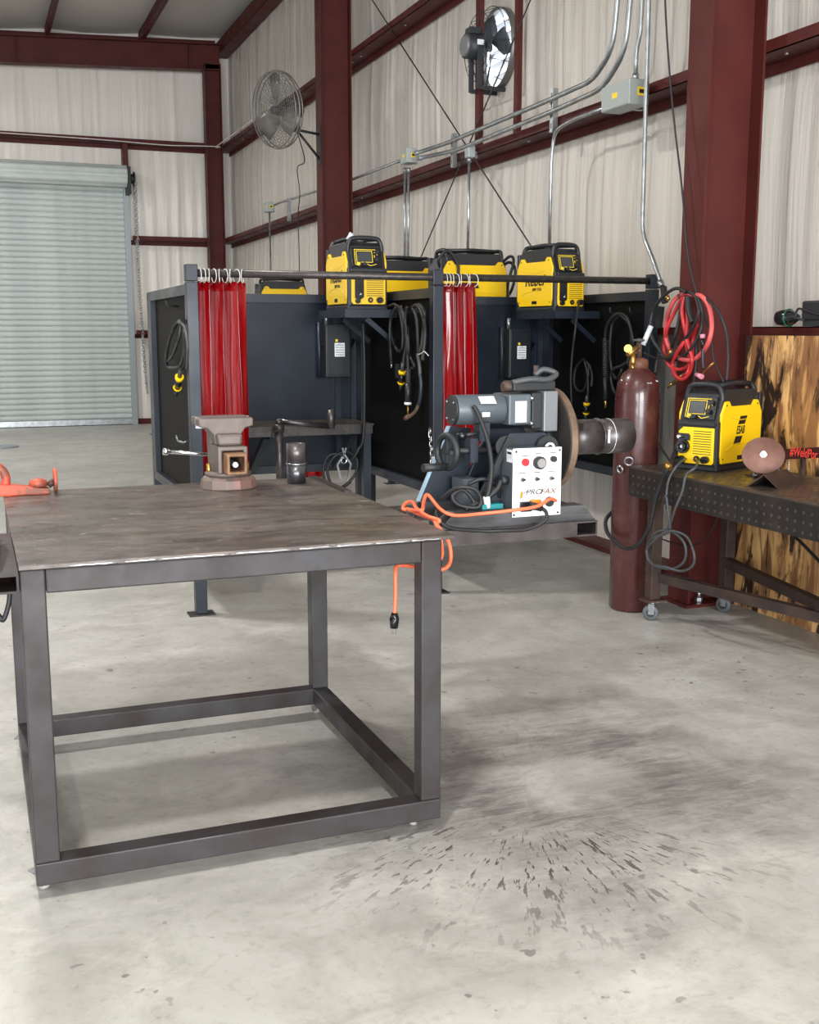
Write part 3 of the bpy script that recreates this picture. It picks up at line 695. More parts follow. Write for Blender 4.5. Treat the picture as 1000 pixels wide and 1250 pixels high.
MB().box(2.49, 2.56, 16.86, 16.94, .008, 1.88).build('post', 'booth_black', t3, True); MB().box(2.44, 2.60, 16.84, 16.96, 0, .008).build('foot_plate', 'rod_steel', t3, True)
MB().box(3.60, 3.66, 16.86, 16.94, .008, 1.88).build('post', 'booth_black', t3, True)
MB().box(2.56, 3.6, 16.89, 16.91, .58, 1.86).build('panel', 'side_sheet', t3, True)
t4 = thing('machine_stand', 'dark steel stand carrying a welder far behind the booths', 'stand', (3.2, 12.2, 0))
MB().box(2.85, 3.62, 11.98, 12.42, 1.64, 1.66).build('top', 'booth_black', t4, True)
for x in (2.90, 3.57):
    for y in (12.03, 12.37): MB().box(x - .025, x + .025, y - .025, y + .025, 0, 1.64).build('leg', 'booth_black', t4, True)
# ---- red curtains
def curtain(label, x0, x1, xb0, xb1, y, ztop, zbot, nf, seed, rings=8, m='curtain_red', rodz=1.823):
    t = thing('welding_curtain', label, 'curtain', ((x0 + x1) / 2, y, zbot))
    mb = MB(); nu, nv = 90, 30; P = []
    for j in range(nv + 1):
        v = j / nv; z = zbot + (ztop - zbot) * v; a0 = xb0 + (x0 - xb0) * v; a1 = xb1 + (x1 - xb1) * v
        for i in range(nu + 1):
            q = i / nu; ph = 2 * math.pi * nf * q + 2.2 * noise.noise(V((q * 3.1, v * .9, seed))) + .5 * noise.noise(V((q * 6, v * 3, seed + 1)))
            am = (.034 + .030 * noise.noise(V((q * 3.7, v * 1.1, seed + 3)))) * (1 - .25 * v)
            sx = .010 * math.sin(2 * ph)
            P.append((a0 + (a1 - a0) * q + sx, y + am * math.sin(ph) + .006 * noise.noise(V((q * 14, v * 5, seed + 8))), z + (.006 * math.cos(2 * ph) if j == nv else 0)))
    mb.add(P, [(j * (nu + 1) + i, j * (nu + 1) + i + 1, (j + 1) * (nu + 1) + i + 1, (j + 1) * (nu + 1) + i) for j in range(nv) for i in range(nu)], True)
    sh = mb.build('sheet', m, t, True); sd = sh.modifiers.new('thick', 'SOLIDIFY'); sd.thickness = .0015
    for i in range(rings):
        x = x0 + .012 + (x1 - x0 - .024) * ((i / (rings - 1)) ** 1.15)
        MB().torus((x, y - .01, rodz - .014), (1, .5 * math.sin(i * 3), 0), .031, .0022, 20, 5, sq=1.15).build('curtain_ring', 'cable_white', t, True)
    return t
curtain('bunched red welding curtain on the first booth post', 1.125, 1.372, 1.115, 1.385, BY0, 1.775, .38, 3.2, 2.0, 9)
curtain('bunched red welding curtain on the middle booth post', 2.512, 2.715, 2.508, 2.775, BY0, 1.785, .38, 3.0, 6.0, 8)
curtain('red welding curtain of the rear booth seen under the back panel', 2.44, 2.72, 2.42, 2.75, 9.0, 1.70, .30, 4, 9.0, 6, 'curtain_red_back', 1.74)
# ---- disconnect switches
def disconnect(label, x, z):
    t = thing('disconnect_switch', label, 'switch box', (x, 7.245, z))
    MB().box(-.086, .086, -.12, 0, 0, .345).build('box', 'black_plastic', t, bevel=.004)
    dd = MB().box(-.080, .080, -.128, -.12, .012, .335).build('door', 'switch_black', t, bevel=.003)
    MB().box(-.028, .042, -.1295, -.128, .135, .225).build('data_label', 'label_white', dd)
    MB().box(-.028, .042, -.1297, -.128, .225, .255).build('label_header', 'print_black', dd)
    MB().box(-.022, -.006, -.130, -.1297, .232, .249).build('label_mark', 'print_yellow', dd)
    for q in range(5): MB().box(-.022, .036, -.1298, -.1295, .145 + q * .016, .149 + q * .016).build('print', 'print_grey', dd)
    MB().box(.086, .10, -.09, -.03, .12, .26).bar((.10, -.06, .19), (.115, -.10, .25), .02).build('handle', 'black_gloss', t)
    MB().cyl((-.06, -.05, .345), (-.06, -.05, .42), .014, n=10).build('conduit_stub', 'galvanized', t)
    MB().cyl((-.115, -.06, -.01), (-.115, -.06, .36), .012, n=10).bar((-.115, -.06, .2), (-.08, -.02, .2), .012).build('cable_guide', 'machine_navy', t)
disconnect('black disconnect switch with white label in the booth with the work shelf', 2.285, 1.222)
disconnect('black disconnect switch with white label in the booth beside the gas cylinder', 3.64, 1.195)
# ================================================================== WELDING MACHINES
def face_negx(loc): return Matrix.Translation(V(loc)) @ Matrix(((0, 0, -1, 0), (-1, 0, 0, 0), (0, 1, 0, 0), (0, 0, 0, 1)))
def face_posx(loc): return Matrix.Translation(V(loc)) @ Matrix(((0, 0, 1, 0), (1, 0, 0, 0), (0, 1, 0, 0), (0, 0, 0, 1)))
def face_negy(loc): return MX(loc, math.pi / 2)
def welder(label, loc, rz, variant='mig', W_=.25, D=.46, yel='yellow', mark=None):
    t = thing('welding_machine', label, 'welder', loc, rz)
    f, b, hw = -D / 2, D / 2, W_ / 2
    prof = [(f + .012, .012), (f, .03), (f, .228), (f + .014, .242), (f + .055, .385), (f + .085, .408), (b - .085, .408), (b - .03, .375), (b, .30), (b, .03), (b - .012, .012)]
    MB().prism(prof, 'yz', -hw + .012, hw - .012).build('case', 'black_plastic', t, bevel=.006)
    side = [(f + .045, .035), (f + .028, .075), (f + .028, .285), (f + .062, .35), (f + .095, .352), (f + .118, .325), (b - .118, .325), (b - .095, .352), (b - .062, .35), (b - .022, .285), (b - .022, .075), (b - .05, .035)]
    for s in (-1, 1):
        sp = MB().prism(side, 'yz', s * (hw - .014), s * hw).build('side_panel', yel, t, bevel=.003)
        # pressed contour lines
        for q in ([(f + .085, .105), (f + .16, .13), (b - .16, .13), (b - .085, .105)], [(f + .10, .27), (f + .17, .255), (b - .17, .255), (b - .10, .27)]):
            MB().tube(curve([(s * hw, y, z) for y, z in q], 4), .0025, 5).build('pressing', yel, sp)
        for y, z in ((f + .07, .33), (b - .07, .33), (f + .05, .06), (b - .05, .06)): MB().cyl((s * (hw - .001), y, z), (s * (hw + .002), y, z), .005, n=6).build('screw', 'black_gloss', sp)
        MB().box(s * hw, s * (hw + .001), -.03, .03, .048, .07).build('latch', 'black_gloss', sp)
        for y in (f + .02, b - .02): MB().box(s * (hw - .03), s * (hw - .006), y - .016, y + .016, .012, .385 if y > 0 else .25).build('corner_pillar', 'black_plastic', t, bevel=.005)
    MB().box(-hw + .004, hw - .004, f + .004, b - .004, 0, .024).build('base_skid', 'black_plastic', t, bevel=.004)
    # carrying handles
    mb = MB()
    for y in (f + .06, b - .06):
        mb.tube(curve([(-hw + .022, y, .35), (-hw + .028, y, .395), (-hw + .06, y, .43), (hw - .06, y, .43), (hw - .028, y, .395), (hw - .022, y, .35)], 5), .0145, 8)
    for s in (-1, 1): mb.tube([(s * (hw - .055), f + .06, .428), (s * (hw - .055), 0, .436), (s * (hw - .055), b - .06, .428)], .0125, 8)
    mb.build('handle', 'black_plastic', t)
    # lower front
    fp_ = MB().prism([(-hw + .024, .045), (-hw + .036, .032), (hw - .03, .032), (hw - .02, .042), (hw - .02, .218), (-hw + .05, .218), (-hw + .024, .195)], 'xz', f - .008, f).build('front_panel', yel, t, bevel=.003)
    for i in range(10): MB().box(-.012, hw - .034, f - .0088, f - .007, .082 + i * .0128, .0862 + i * .0128).build('grille_slot', 'dark_slot', fp_)
    if variant == 'mig':
        MB().prism([(-.088, .07), (-.06, .055), (-.03, .075), (-.03, .205), (-.072, .21), (-.088, .18)], 'xz', f - .012, f - .008).build('connector_pocket', 'black_gloss', t)
        MB().prism([(-.062, .085), (-.05, .10), (-.045, .085), (-.052, .092)], 'xz', f - .0128, f - .012).build('arrow_mark', 'label_white', t)
        MB().cyl((-.072, f - .03, .052), (-.072, f, .052), .015, n=12).build('socket', 'black_gloss', t)
    else:
        MB().prism([(-.104, .15), (-.104, .185), (-.04, .185), (-.03, .175), (-.03, .15)], 'xz', f - .013, f - .008).build('gas_block', 'black_gloss', t)
        MB().cyl((-.085, f - .035, .168), (-.085, f, .168), .009, n=10).build('gas_nipple', 'chrome', t)
        MB().cyl((-.066, f - .03, .118), (-.066, f, .118), .036, n=20).ring((-.066, f - .045, .118), (-.066, f - .03, .118), .026, .014, 16).build('gun_socket', 'black_gloss', t)
        MB().cyl((-.066, f - .034, .118), (-.066, f - .02, .118), .009, n=8).build('gun_pin', 'chrome', t)
        MB().cyl((-.075, f - .045, .045), (-.075, f, .05), .022, n=14).build('socket', 'black_gloss', t)
    MB().cyl((.012, f - .014, .058), (.012, f - .008, .058), .0165, n=16).build('socket', 'black_gloss', t); MB().cyl((.012, f - .016, .058), (.012, f - .012, .058), .007, n=10).build('socket_pin', 'brass', t)
    MB().cyl((.068, f - .04, .058), (.068, f - .006, .058), .0185, n=14).build('socket', 'black_gloss', t)
    # upper control face
    M = MX((0, f + .031, .316), -math.radians(15.5))
    cp = MB().box(-hw + .034, hw - .034, -.008, .01, -.062, .058, M).build('control_face', 'black_gloss', t, bevel=.003)
    MB().box(-.058, .03, -.0095, -.008, -.03, .03, M).build('screen', 'screen', cp)
    mb = MB()
    for a_, b_ in (((-.065, -.036), (-.065, .036)), ((-.065, .036), (.036, .036)), ((.036, .036), (.036, -.034)), ((.036, -.034), (-.04, -.034)), ((-.076, .045), (-.076, -.048)), ((-.076, -.048), (-.05, -.056)), ((-.076, .045), (.06, .045)), ((.0, -.045), (.02, -.056)), ((.02, -.056), (.06, -.045)), ((.05, .03), (.07, .012)), ((.05, .012), (.05, -.004))):
        mb.bar(M @ V((a_[0], -.0092, a_[1])), M @ V((b_[0], -.0092, b_[1])), .0035, .0022, up=(0, 1, 0))
    mb.build('panel_lines', 'print_yellow', cp)
    MB().box(-.067, -.045, -.0098, -.008, -.05, -.034, M).build('menu_key', 'print_yellow', cp)
    for x, z in ((.066, .028), (.056, -.02), (-.022, -.05)): MB().cyl(M @ V((x, -.026, z)), M @ V((x, -.008, z)), .012, n=14).build('knob', 'black_plastic', cp)
    MB().box(-hw + .018, hw - .018, f - .012, f + .02, .226, .246).build('front_ledge', 'black_plastic', t, bevel=.004)
    MB().tube([(0, b, .1), (0, b + .03, .1), (.03, b + .05, .08)], .008, 8).build('cable_gland', 'black_gloss', t)
    if mark == 'script':
        text('script_mark', 'Rebel', .10, face_negx((-hw - .0015, .0, .20)), 'print_black', t, .3, .0004)
        text('model_mark', 'EMP 215ic', .026, face_negx((-hw - .0015, -.03, .145)), 'print_black', t, .2, .0004)
    if mark == 'logo':
        MB().prism([(-.035, .230), (.030, .230), (.052, .272), (-.013, .272)][::-1], 'yz', hw, hw + .001).build('logo_bar', 'print_black', t)
        MB().prism([(-.075, .128), (-.010, .128), (.012, .170), (-.053, .170)][::-1], 'yz', hw, hw + .001).build('logo_bar', 'print_black', t)
        text('logo_letters', 'ESAB', .058, face_posx((hw + .0015, -.012, .20)), 'print_black', t, .35, .0004, .62)
    if mark == 'stripe':
        MB().prism([(-.03, .16), (.10, .16), (.12, .20), (-.01, .20)], 'yz', -hw - .001, -hw).build('logo_bar', 'print_black', t)
    return t
A_ = welder('yellow and black welder with pale plastic scrap on top, above the work shelf', (2.292, 6.77, 1.654), 0, 'mig', .265, .46, 'yellow_old', 'script')
MB().add([(-.11, -.16, .425), (-.06, -.17, .432), (-.05, -.11, .43), (-.1, -.1, .428), (-.085, -.14, .47), (-.06, -.13, .462)], [(0, 1, 4), (1, 5, 4), (1, 2, 5), (2, 3, 5), (3, 4, 5), (3, 0, 4), (0, 3, 2, 1)]).build('plastic_scrap', 'plastic_clear', A_, label='pale torn plastic on the handle')
B_ = welder('yellow and black welder on the booth shelf nearest the steel column', (3.68, 6.78, 1.654), .10, 'mig', .25, .47, 'yellow', 'script')
C_ = welder('yellow welder turned sideways between two front-facing ones behind the booths', (3.47, 7.65, 1.674), math.pi / 2, 'mig', .25, .56, 'yellow', 'stripe')
D_ = welder('yellow welder half hidden behind the one with the plastic scrap', (3.25, 8.58, 1.674), math.pi / 2, 'mig', .25, .60, 'yellow', None)
E_ = welder('farthest yellow welder, on the stand behind the booths', (3.26, 12.2, 1.66), math.pi / 2, 'mig', .25, .56, 'yellow', None)
F_ = welder('yellow and black welder with slanted logo on the perforated bench', (3.625, 4.80, .822), -math.radians(68), 'bench', .25, .44, 'yellow', 'logo')
for w_, pts in ((C_, [(.05, -.26, .3), (.0, -.33, .36), (-.09, -.34, .30), (-.1, -.31, .16), (0, -.30, .08)]), (C_, [(.02, -.27, .34), (-.03, -.32, .40), (-.12, -.31, .36), (-.13, -.26, .2), (-.05, -.28, .1)]), (C_, [(-.1, .27, .3), (-.14, .30, .36), (-.15, .23, .42), (-.155, .15, .3), (-.15, .2, .08), (-.14, .3, .04)]), (D_, [(-.13, -.2, .02), (-.15, -.12, .12), (-.15, 0, .15), (-.14, .15, .1), (-.14, .2, .02)])):
    MB().tube(curve(pts, 6), .011, 8).build('cable', 'rubber_black', w_)
# ================================================================== HOSES AND TORCHES
def hose(label, cat, paths, name='hose_coil', extra=None, base=None, grp=None):
    """paths: (points, radius, material) with 3-D points"""
    t = thing(name, label, cat, base or paths[0][0][0], 0, grp)
    for i, (pts, r, m) in enumerate(paths): MB().tube(curve(pts, 7), r, 8).build('hose', m, t, True)
    if extra: extra(t)
    return t
def PX_(X, pts, jit=.0): return [onx(x, y, X - jit * ((i * 7) % 3 - 1)) for i, (x, y) in enumerate(pts)]
def plug(t, a, b, X, body='black_gloss', ringm='yellow'):
    p, q = onx(*a, X), onx(*b, X); d = q - p
    MB().cyl(p, p + d * .3, .012, n=10).build('sleeve', 'hose_grey', t, True); MB().cyl(p + d * .3, p + d * .42, .024, .02, n=12).build('collar', ringm, t, True)
    MB().cyl(p + d * .42, p + d * .72, .017, n=12).build('plug_body', body, t, True); MB().cyl(p + d * .72, p + d * .82, .024, .012, n=12).build('collar', ringm, t, True)
    MB().cyl(p + d * .82, q, .010, n=10).build('pin', 'machine_black', t, True)
X = 1.035
hose('black cable coil with a yellow plug hung outside the first booth panel', 'cable coil', [
    (PX_(X, [(219, 392), (212, 400), (204, 425), (203, 440), (210, 435), (218, 415), (221, 398), (219, 391), (224, 400), (225, 420), (222, 440), (217, 448), (206, 448), (203, 438), (207, 415), (216, 396), (222, 395), (226, 410), (226, 440), (221, 452)], .012), .008, 'rubber_black'),
    (PX_(X - .015, [(218, 393), (226, 400), (229, 425), (228, 450)], .01), .007, 'hose_grey')], extra=lambda t: plug(t, (221, 450), (215, 482), X))
X = 2.425
hose('black ground cable coil with yellow plug on the middle booth panel', 'cable coil', [
    (PX_(X, [(463, 372), (474, 374), (483, 372), (489, 385), (492, 405), (491, 425), (486, 428), (479, 415), (477, 395), (482, 377), (488, 376), (494, 395), (495, 420), (492, 445), (491, 452)], .012), .010, 'rubber_black'),
    (PX_(X - .02, [(484, 374), (477, 390), (476, 410), (477, 430), (478, 444)], .006), .010, 'rubber_black'),
    (PX_(X - .02, [(485, 373), (492, 380), (496, 400), (498, 425), (503, 440), (506, 447), (501, 450), (497, 444), (499, 425), (498, 400)], .01), .009, 'rubber_black')],
    extra=lambda t: (plug(t, (492, 443), (489, 476), X - .02), MB().cyl(onx(478, 444, X - .02), onx(478, 449, X - .02), .007, n=8).build('tip', 'chrome', t, True), MB().bar(onx(485, 444, X), onx(485, 461, X), .02).build('clip', 'machine_black', t, True)))
def spring(t, a, b, X, r=.013, n=10):
    p, q = onx(*a, X), onx(*b, X); m = n * 8; u, w, d = frame_of(q - p)
    MB().tube([p.lerp(q, i / m) + (u * math.cos(2 * math.pi * i / 8) + w * math.sin(2 * math.pi * i / 8)) * r for i in range(m + 1)], .0035, 5).build('spring', 'hose_grey', t, True)
def miggun(t):
    spring(t, (498.5, 450), (498.5, 468), X - .03, .014, 9)
    MB().cyl(onx(498.5, 450, X - .03), onx(498.5, 470, X - .03), .010, n=8).build('relief_core', 'rubber_black', t, True)
    MB().cyl(onx(498.5, 468, X - .03), onx(498, 492, X - .03), .019, n=12).build('grip', 'black_plastic', t, True)
    MB().cyl(onx(498, 491, X - .03), onx(498, 494, X - .03), .022, n=14).build('band', 'label_white', t, True)
    MB().cyl(onx(498, 494, X - .03), onx(498.3, 506, X - .03), .006, n=8).build('electrode', 'brass', t, True)
hose('black torch hose with spring relief and white band beside the middle post', 'torch', [(PX_(X - .03, [(497, 374), (495, 390), (497, 420), (498.5, 452)]), .009, 'rubber_black')], 'welding_torch', miggun)
def goose(t):
    MB().tube(curve(PX_(X - .03, [(510, 432), (512, 445), (513, 458)]), 4), .011, 8).build('label_sleeve', 'hose_grey', t, True)
    MB().tube(curve(PX_(X - .03, [(513, 457), (514, 470), (513, 486), (511, 494)]), 4), .012, 8).build('handle', 'machine_navy', t, True)
    MB().tube(curve(PX_(X - .03, [(511.5, 492), (508, 501), (502, 507), (496, 510)]), 4), [.010] * 9 + [.012] * 4, 8).build('gooseneck', 'faceplate_rim', t, True)
    MB().cyl(onx(499, 508, X - .03), onx(495, 511, X - .03), .014, n=10).build('nozzle', 'disc_rust', t, True)
    MB().tube(curve(PX_(X - .04, [(511, 433), (515, 431), (518, 429), (523, 434)]), 4), .003, 5).build('tie', 'cable_white', t, True)
hose('bent-neck welding gun hanging on the middle booth panel', 'torch', [
    (PX_(X - .03, [(511, 436), (510, 410), (508, 385), (504, 376), (510, 373), (516, 385), (519, 405), (517, 430), (516, 440)], .01), .011, 'rubber_black'),
    (PX_(X - .03, [(504, 376), (512, 372), (518, 382), (517, 400), (515, 420), (512, 430)], .01), .010, 'rubber_black')], 'welding_torch', goose)
X = 3.86
hose('small black cable coil with yellow plug low on the right booth panel', 'cable coil', [
    (PX_(X, [(713, 437), (704, 448), (701, 465), (705, 476), (713, 476), (718, 460), (718, 445), (712, 438), (719, 445), (723, 458), (722, 472)], .01), .009, 'rubber_black'),
    (PX_(X - .01, [(713, 438), (717, 455), (718, 475), (717, 486)]), .009, 'rubber_black')], extra=lambda t: plug(t, (717, 483), (715, 512), X - .01))
hose('straight black cable hanging from the welder on the right booth shelf', 'cable', [([V((3.745, 6.50, 1.71))] + PX_(3.62, [(703, 398), (699, 430), (697, 460), (698, 494)]), .007, 'rubber_black')], 'ground_cable', lambda t: MB().cyl(onx(698, 494, 3.62), onx(698, 503, 3.62), .006, n=8).build('tip', 'chrome', t, True))
def bigcoil(t):
    spring(t, (739, 413), (739, 460), X - .02, .016, 20)
    MB().cyl(onx(739, 412, X - .02), onx(739, 462, X - .02), .010, n=8).build('relief_core', 'rubber_black', t, True)
    MB().cyl(onx(739, 460, X - .02), onx(739.5, 488, X - .02), .015, n=10).build('grip', 'machine_black', t, True)
    MB().cyl(onx(739.5, 488, X - .02), onx(739.5, 498, X - .02), .010, .006, n=8).build('nozzle', 'brass', t, True)
hose('long black torch hose coil with spring relief on the right booth panel', 'torch', [
    (PX_(X - .02, [(739, 412), (741, 398), (749, 386), (757, 383), (766, 388), (771, 405), (770, 425), (766, 445)], .008), .011, 'rubber_black'),
    (PX_(X - .01, [(757, 384), (748, 395), (745, 420), (746, 445), (752, 462), (758, 455), (760, 448)], .008), .010, 'rubber_black'),
    (PX_(X - .02, [(757, 384), (768, 395), (773, 415), (772, 435), (760, 446), (750, 450), (746, 460), (750, 478), (756, 482)], .008), .010, 'rubber_black')], 'welding_torch', bigcoil)
# ground clamp and cable at the work shelf
def gclamp(t):
    for s in (-1, 1):
        c = ony(420, 560, 6.71); MB().bar(c + V((0, 0, .03)), c + V((s * .045, 0, -.035)), .016, .01).bar(c + V((s * .045, 0, -.035)), c + V((s * .022, 0, -.14)), .014, .01).bar(c + V((s * .012, 0, .07)), c + V((0, 0, .03)), .018, .01).build('jaw', 'steel_bright', t, True)
    MB().torus(ony(420, 562, 6.71), (0, 1, 0), .018, .006, 14, 6).build('spring', 'chrome', t, True)
hose('black ground cable coil with silver clamp hanging beside the work shelf', 'clamp', [
    ([ony(x_, y_, 6.725 - .008 * (i_ % 3)) for i_, (x_, y_) in enumerate([(443, 392), (445, 450), (444, 530), (438, 548), (428, 562), (416, 555), (402, 556), (395, 570), (397, 588), (408, 597), (422, 592), (434, 578), (436, 562), (426, 552), (410, 556), (400, 572), (404, 590), (416, 596), (428, 588)])], .009, 'rubber_black')], 'ground_clamp', gclamp)
chain(MB(), [onx(524.5, 523, 2.44), onx(527, 550, 2.44), onx(528, 575, 2.44), onx(531, 593, 2.44)], .035, .004).build('x', 'chrome')
o = bpy.data.objects['x']; o.name = 'hanging_chain'; tag(o, 'short silver chain hanging down the middle booth post', 'chain')
# ================================================================== GAS CYLINDER
t = thing('gas_cylinder', 'tall brown gas cylinder with brass regulator standing by the steel column', 'gas cylinder', (3.345, 5.152, 0))
R = .121
MB().lathe([(.0, .0), (R - .012, 0), (R, .015), (R, 1.14), (R * .985, 1.19), (R * .90, 1.25), (R * .72, 1.295), (R * .48, 1.32), (.046, 1.33)], n=40).build('body', 'cylinder_brown', t)
MB().lathe([(.052, 1.315), (.052, 1.35), (.048, 1.372), (.02, 1.385)], n=24).build('neck_ring', 'cylinder_cap', t)
v_ = MB().cyl((0, 0, 1.38), (0, 0, 1.47), .017, n=12).cyl((0, 0, 1.41), (-.05, -.01, 1.41), .014, n=10).build('valve', 'rust_dark', t)
MB().torus((0, 0, 1.475), (0, 0, 1), .03, .007, 16, 6).cyl((0, 0, 1.46), (0, 0, 1.485), .014, n=8).build('hand_wheel', 'hose_grey', v_)
rg = MB().cyl((-.02, -.02, 1.44), (-.09, -.03, 1.40), .014, n=10).cyl((-.05, -.02, 1.425), (-.075, -.06, 1.35), .013, n=10).cyl((-.075, -.06, 1.35), (-.082, -.07, 1.325), .008, n=8).build('regulator', 'brass', t)
MB().cyl((-.10, -.05, 1.43), (-.12, -.08, 1.433), .021, n=18).build('gauge', 'brass', rg)
MB().cyl((.01, -.02, 1.45), (.05, -.03, 1.55), .014, n=12).build('flow_tube', 'plastic_clear', rg)
for q, (a, z) in enumerate(((-.9, 1.262), (-1.55, 1.255), (-.45, 1.235))):
    MB().box(-.014, .014, -.0015, 0, -.009, .009, MX((R * .84 * math.cos(a), R * .84 * math.sin(a), z), -.9, 0, a + math.pi / 2)).build('sticker', 'label_white', t)
hose('black gas hose leaving the cylinder valve toward the hose hook', 'hose', [([V((3.36, 5.13, 1.41)), onx(800, 437, 3.45), onx(815, 438, 3.55), onx(825, 436, 3.58)], .006, 'rubber_black')], 'gas_hose')
# ================================================================== RED AND BLACK HOSES ON THE COLUMN
X = 3.60
MBk = MB().tube([(3.652, 5.16, 1.70), (3.60, 5.16, 1.69), (3.585, 5.16, 1.72)], .006, 6)
o = MBk.build('column_hook', 'rust_dark'); tag(o, 'bent steel hook on the column flange holding the red hoses', 'hook')
def torchend(t):
    p = onx(835, 458, X); q = onx(822, 468, X); MB().cyl(p, q, .013, n=10).cyl(q, q + (q - p) * .5, .008, n=8).build('brass_fitting', 'brass', t, True)
    MB().cyl(onx(822, 428, X), onx(813, 437, X), .013, .009, n=10).build('brass_fitting', 'brass', t, True)
hose('coil of red welding hose hung on the steel column', 'hose coil', [
    (PX_(X, [(838, 358), (828, 362), (819, 374), (814, 392), (813, 410), (816, 422), (818, 428)], .01), .0125, 'hose_pink'),
    (PX_(X - .02, [(838, 358), (846, 360), (857, 362), (866, 376), (869, 398), (865, 418), (856, 432), (846, 439), (835, 439), (828, 437)], .01), .0125, 'hose_pink'),
    (PX_(X - .03, [(836, 362), (833, 375), (834, 392), (838, 410), (842, 425), (845, 440), (842, 455), (833, 463), (824, 458), (821, 446), (823, 437), (830, 425), (842, 408), (852, 390), (855, 378)], .01), .0105, 'hose_red'),
    (PX_(X - .01, [(834, 362), (824, 380), (815, 400), (811, 420), (812, 435), (819, 448), (830, 451), (840, 447), (845, 435), (846, 415), (852, 395)], .012), .0105, 'hose_red'),
    (PX_(X - .02, [(838, 364), (839, 390), (838, 415), (840, 435), (842, 448), (838, 456), (834, 459)], .01), .0095, 'hose_red')], extra=torchend)
def tig(t):
    MB().cyl(onx(857, 460, X - .03), onx(850, 457, X - .03), .014, .011, n=12).build('cup', 'pink_cup', t, True)
    MB().cyl(onx(858, 408, X - .03), onx(858, 413, X - .03), .014, n=12).build('cup', 'pink_cup', t, True)
    MB().cyl(onx(858, 414, X - .03), onx(858, 425, X - .03), .012, n=10).build('head', 'black_gloss', t, True)
    MB().cyl(onx(858, 456, X - .03), onx(871, 443, X - .03), .005, n=8).build('back_cap', 'brass', t, True)
    MB().bar(onx(810, 350, X), onx(812, 370, X), .035, .02).bar(onx(807, 374, X), onx(804, 400, X), .045, .02).build('holder_grip', 'black_plastic', t, True)
    MB().cyl(onx(814, 361, X - .02), onx(816, 366, X - .02), .012, n=8).build('clamp_bolt', 'brass', t, True)
hose('black torch leads looped over the column hook with pink cups', 'hose coil', [
    (PX_(X - .04, [(838, 357), (826, 352), (812, 360), (798, 378), (794, 398), (797, 415), (806, 428), (812, 437), (818, 436), (830, 422), (845, 402), (853, 382), (850, 364), (842, 356)], .01), .0095, 'rubber_black'),
    (PX_(X - .03, [(839, 357), (850, 360), (856, 375), (857, 395), (852, 412), (840, 430), (828, 438), (816, 440), (806, 432)], .01), .009, 'rubber_black'),
    (PX_(X - .02, [(850, 360), (864, 366), (878, 382), (887, 408), (889, 435), (887, 465)], .01), .0075, 'rubber_black'),
    (PX_(X - .03, [(840, 362), (841, 378), (846, 394)], .01), .017, 'rubber_black'),
    (PX_(X - .02, [(831, 370), (829, 390), (824, 410), (820, 424)], .01), .009, 'rubber_black'),
    (PX_(X - .02, [(806, 430), (802, 442), (800, 455)], .01), .008, 'rubber_black'),
    (PX_(X - .03, [(858, 425), (858, 440), (859, 450)], .0), .008, 'machine_navy'),
    (PX_(X - .01, [(850, 415), (850, 440), (848, 462), (846, 486)], .0), .010, 'rubber_black')], extra=tig)
# ================================================================== CASTERS
def caster(t, x, y, ztop, r, yaw, m='wheel_grey', hub='steel_bright', w=.022):
    M = MX((x, y, 0), 0, 0, yaw)
    c = MB().box(-.03, .03, -.03, .03, ztop - .004, ztop, M).cyl(M @ V((0, 0, ztop - .018)), M @ V((0, 0, ztop - .004)), .02, n=12).box(-w / 2 - .006, -w / 2 - .003, -.012, .018, r - .008, ztop - .016, M).box(w / 2 + .003, w / 2 + .006, -.012, .018, r - .008, ztop - .016, M).build('caster', 'steel_bright', t, True)
    MB().lathe([(r * .55, -w / 2), (r * .9, -w / 2), (r, -w / 4), (r, w / 4), (r * .9, w / 2), (r * .55, w / 2)], M @ V((0, .006, r)), M.to_3x3() @ V((1, 0, 0)), 22).build('wheel', m, c, True)
    MB().cyl(M @ V((-w / 2 - .004, .006, r)), M @ V((w / 2 + .004, .006, r)), r * .55, n=16).build('hub', hub, c, True)
    return c
# ================================================================== WORK TABLE
TX0, TX1, TY0, TY1, TZB, TZT = .083, 1.262, 2.955, 4.175, .045, .928
T = thing('work_table', 'heavy rusty steel work table on casters with open square-tube frame', 'table', ((TX0 + TX1) / 2, (TY0 + TY1) / 2, 0))
def TB(mb, name, m, **k): return mb.build(name, m, T, True, **k)
TB(MB().box(TX0 - .001, 1.303, TY0 - .004, 4.372, TZT - .013, TZT), 'top_plate', 'plate_top', bevel=.002)
s = .064; zt = TZT - .014
for x in (TX0, TX1 - s):
    for y in (TY0, TY1 - s): TB(MB().box(x, x + s, y, y + s, TZB + s + .001, zt), 'leg', 'table_steel', bevel=.004)
for z0, z1 in ((zt - s, zt), (TZB, TZB + s)):
    a, b = (0, 0) if z0 < .2 else (s + .001, s + .001)
    for y in (TY0, TY1 - s): TB(MB().box(TX0 + a, TX1 - a, y, y + s, z0, z1), 'rail', 'table_steel', bevel=.004)
    for x in (TX0, TX1 - s): TB(MB().box(x, x + s, TY0 + s + .001, TY1 - s - .001, z0, z1), 'rail', 'table_steel', bevel=.004)
x = TX0 + .12
while x < TX1 - .03:
    l = random.uniform(.08, .22)
    if random.random() < .9:
        n = 8; TB(MB().tube([(x + l * i / n, TY0 - .005, TZT - .008 + random.uniform(-.001, .001)) for i in range(n + 1)], [random.uniform(.0018, .0036) for _ in range(n + 1)], 6), 'weld_bead', 'weld_silver')
    x += l + random.uniform(0, .02)
for x, y, yw in ((.105, 3.03, .5), (1.20, 3.03, -.6), (1.22, 4.13, .35), (.105, 4.13, 1.2)): caster(T, x, y, .075 if False else .058, .025, yw, 'wheel_white', 'hose_grey', .02)
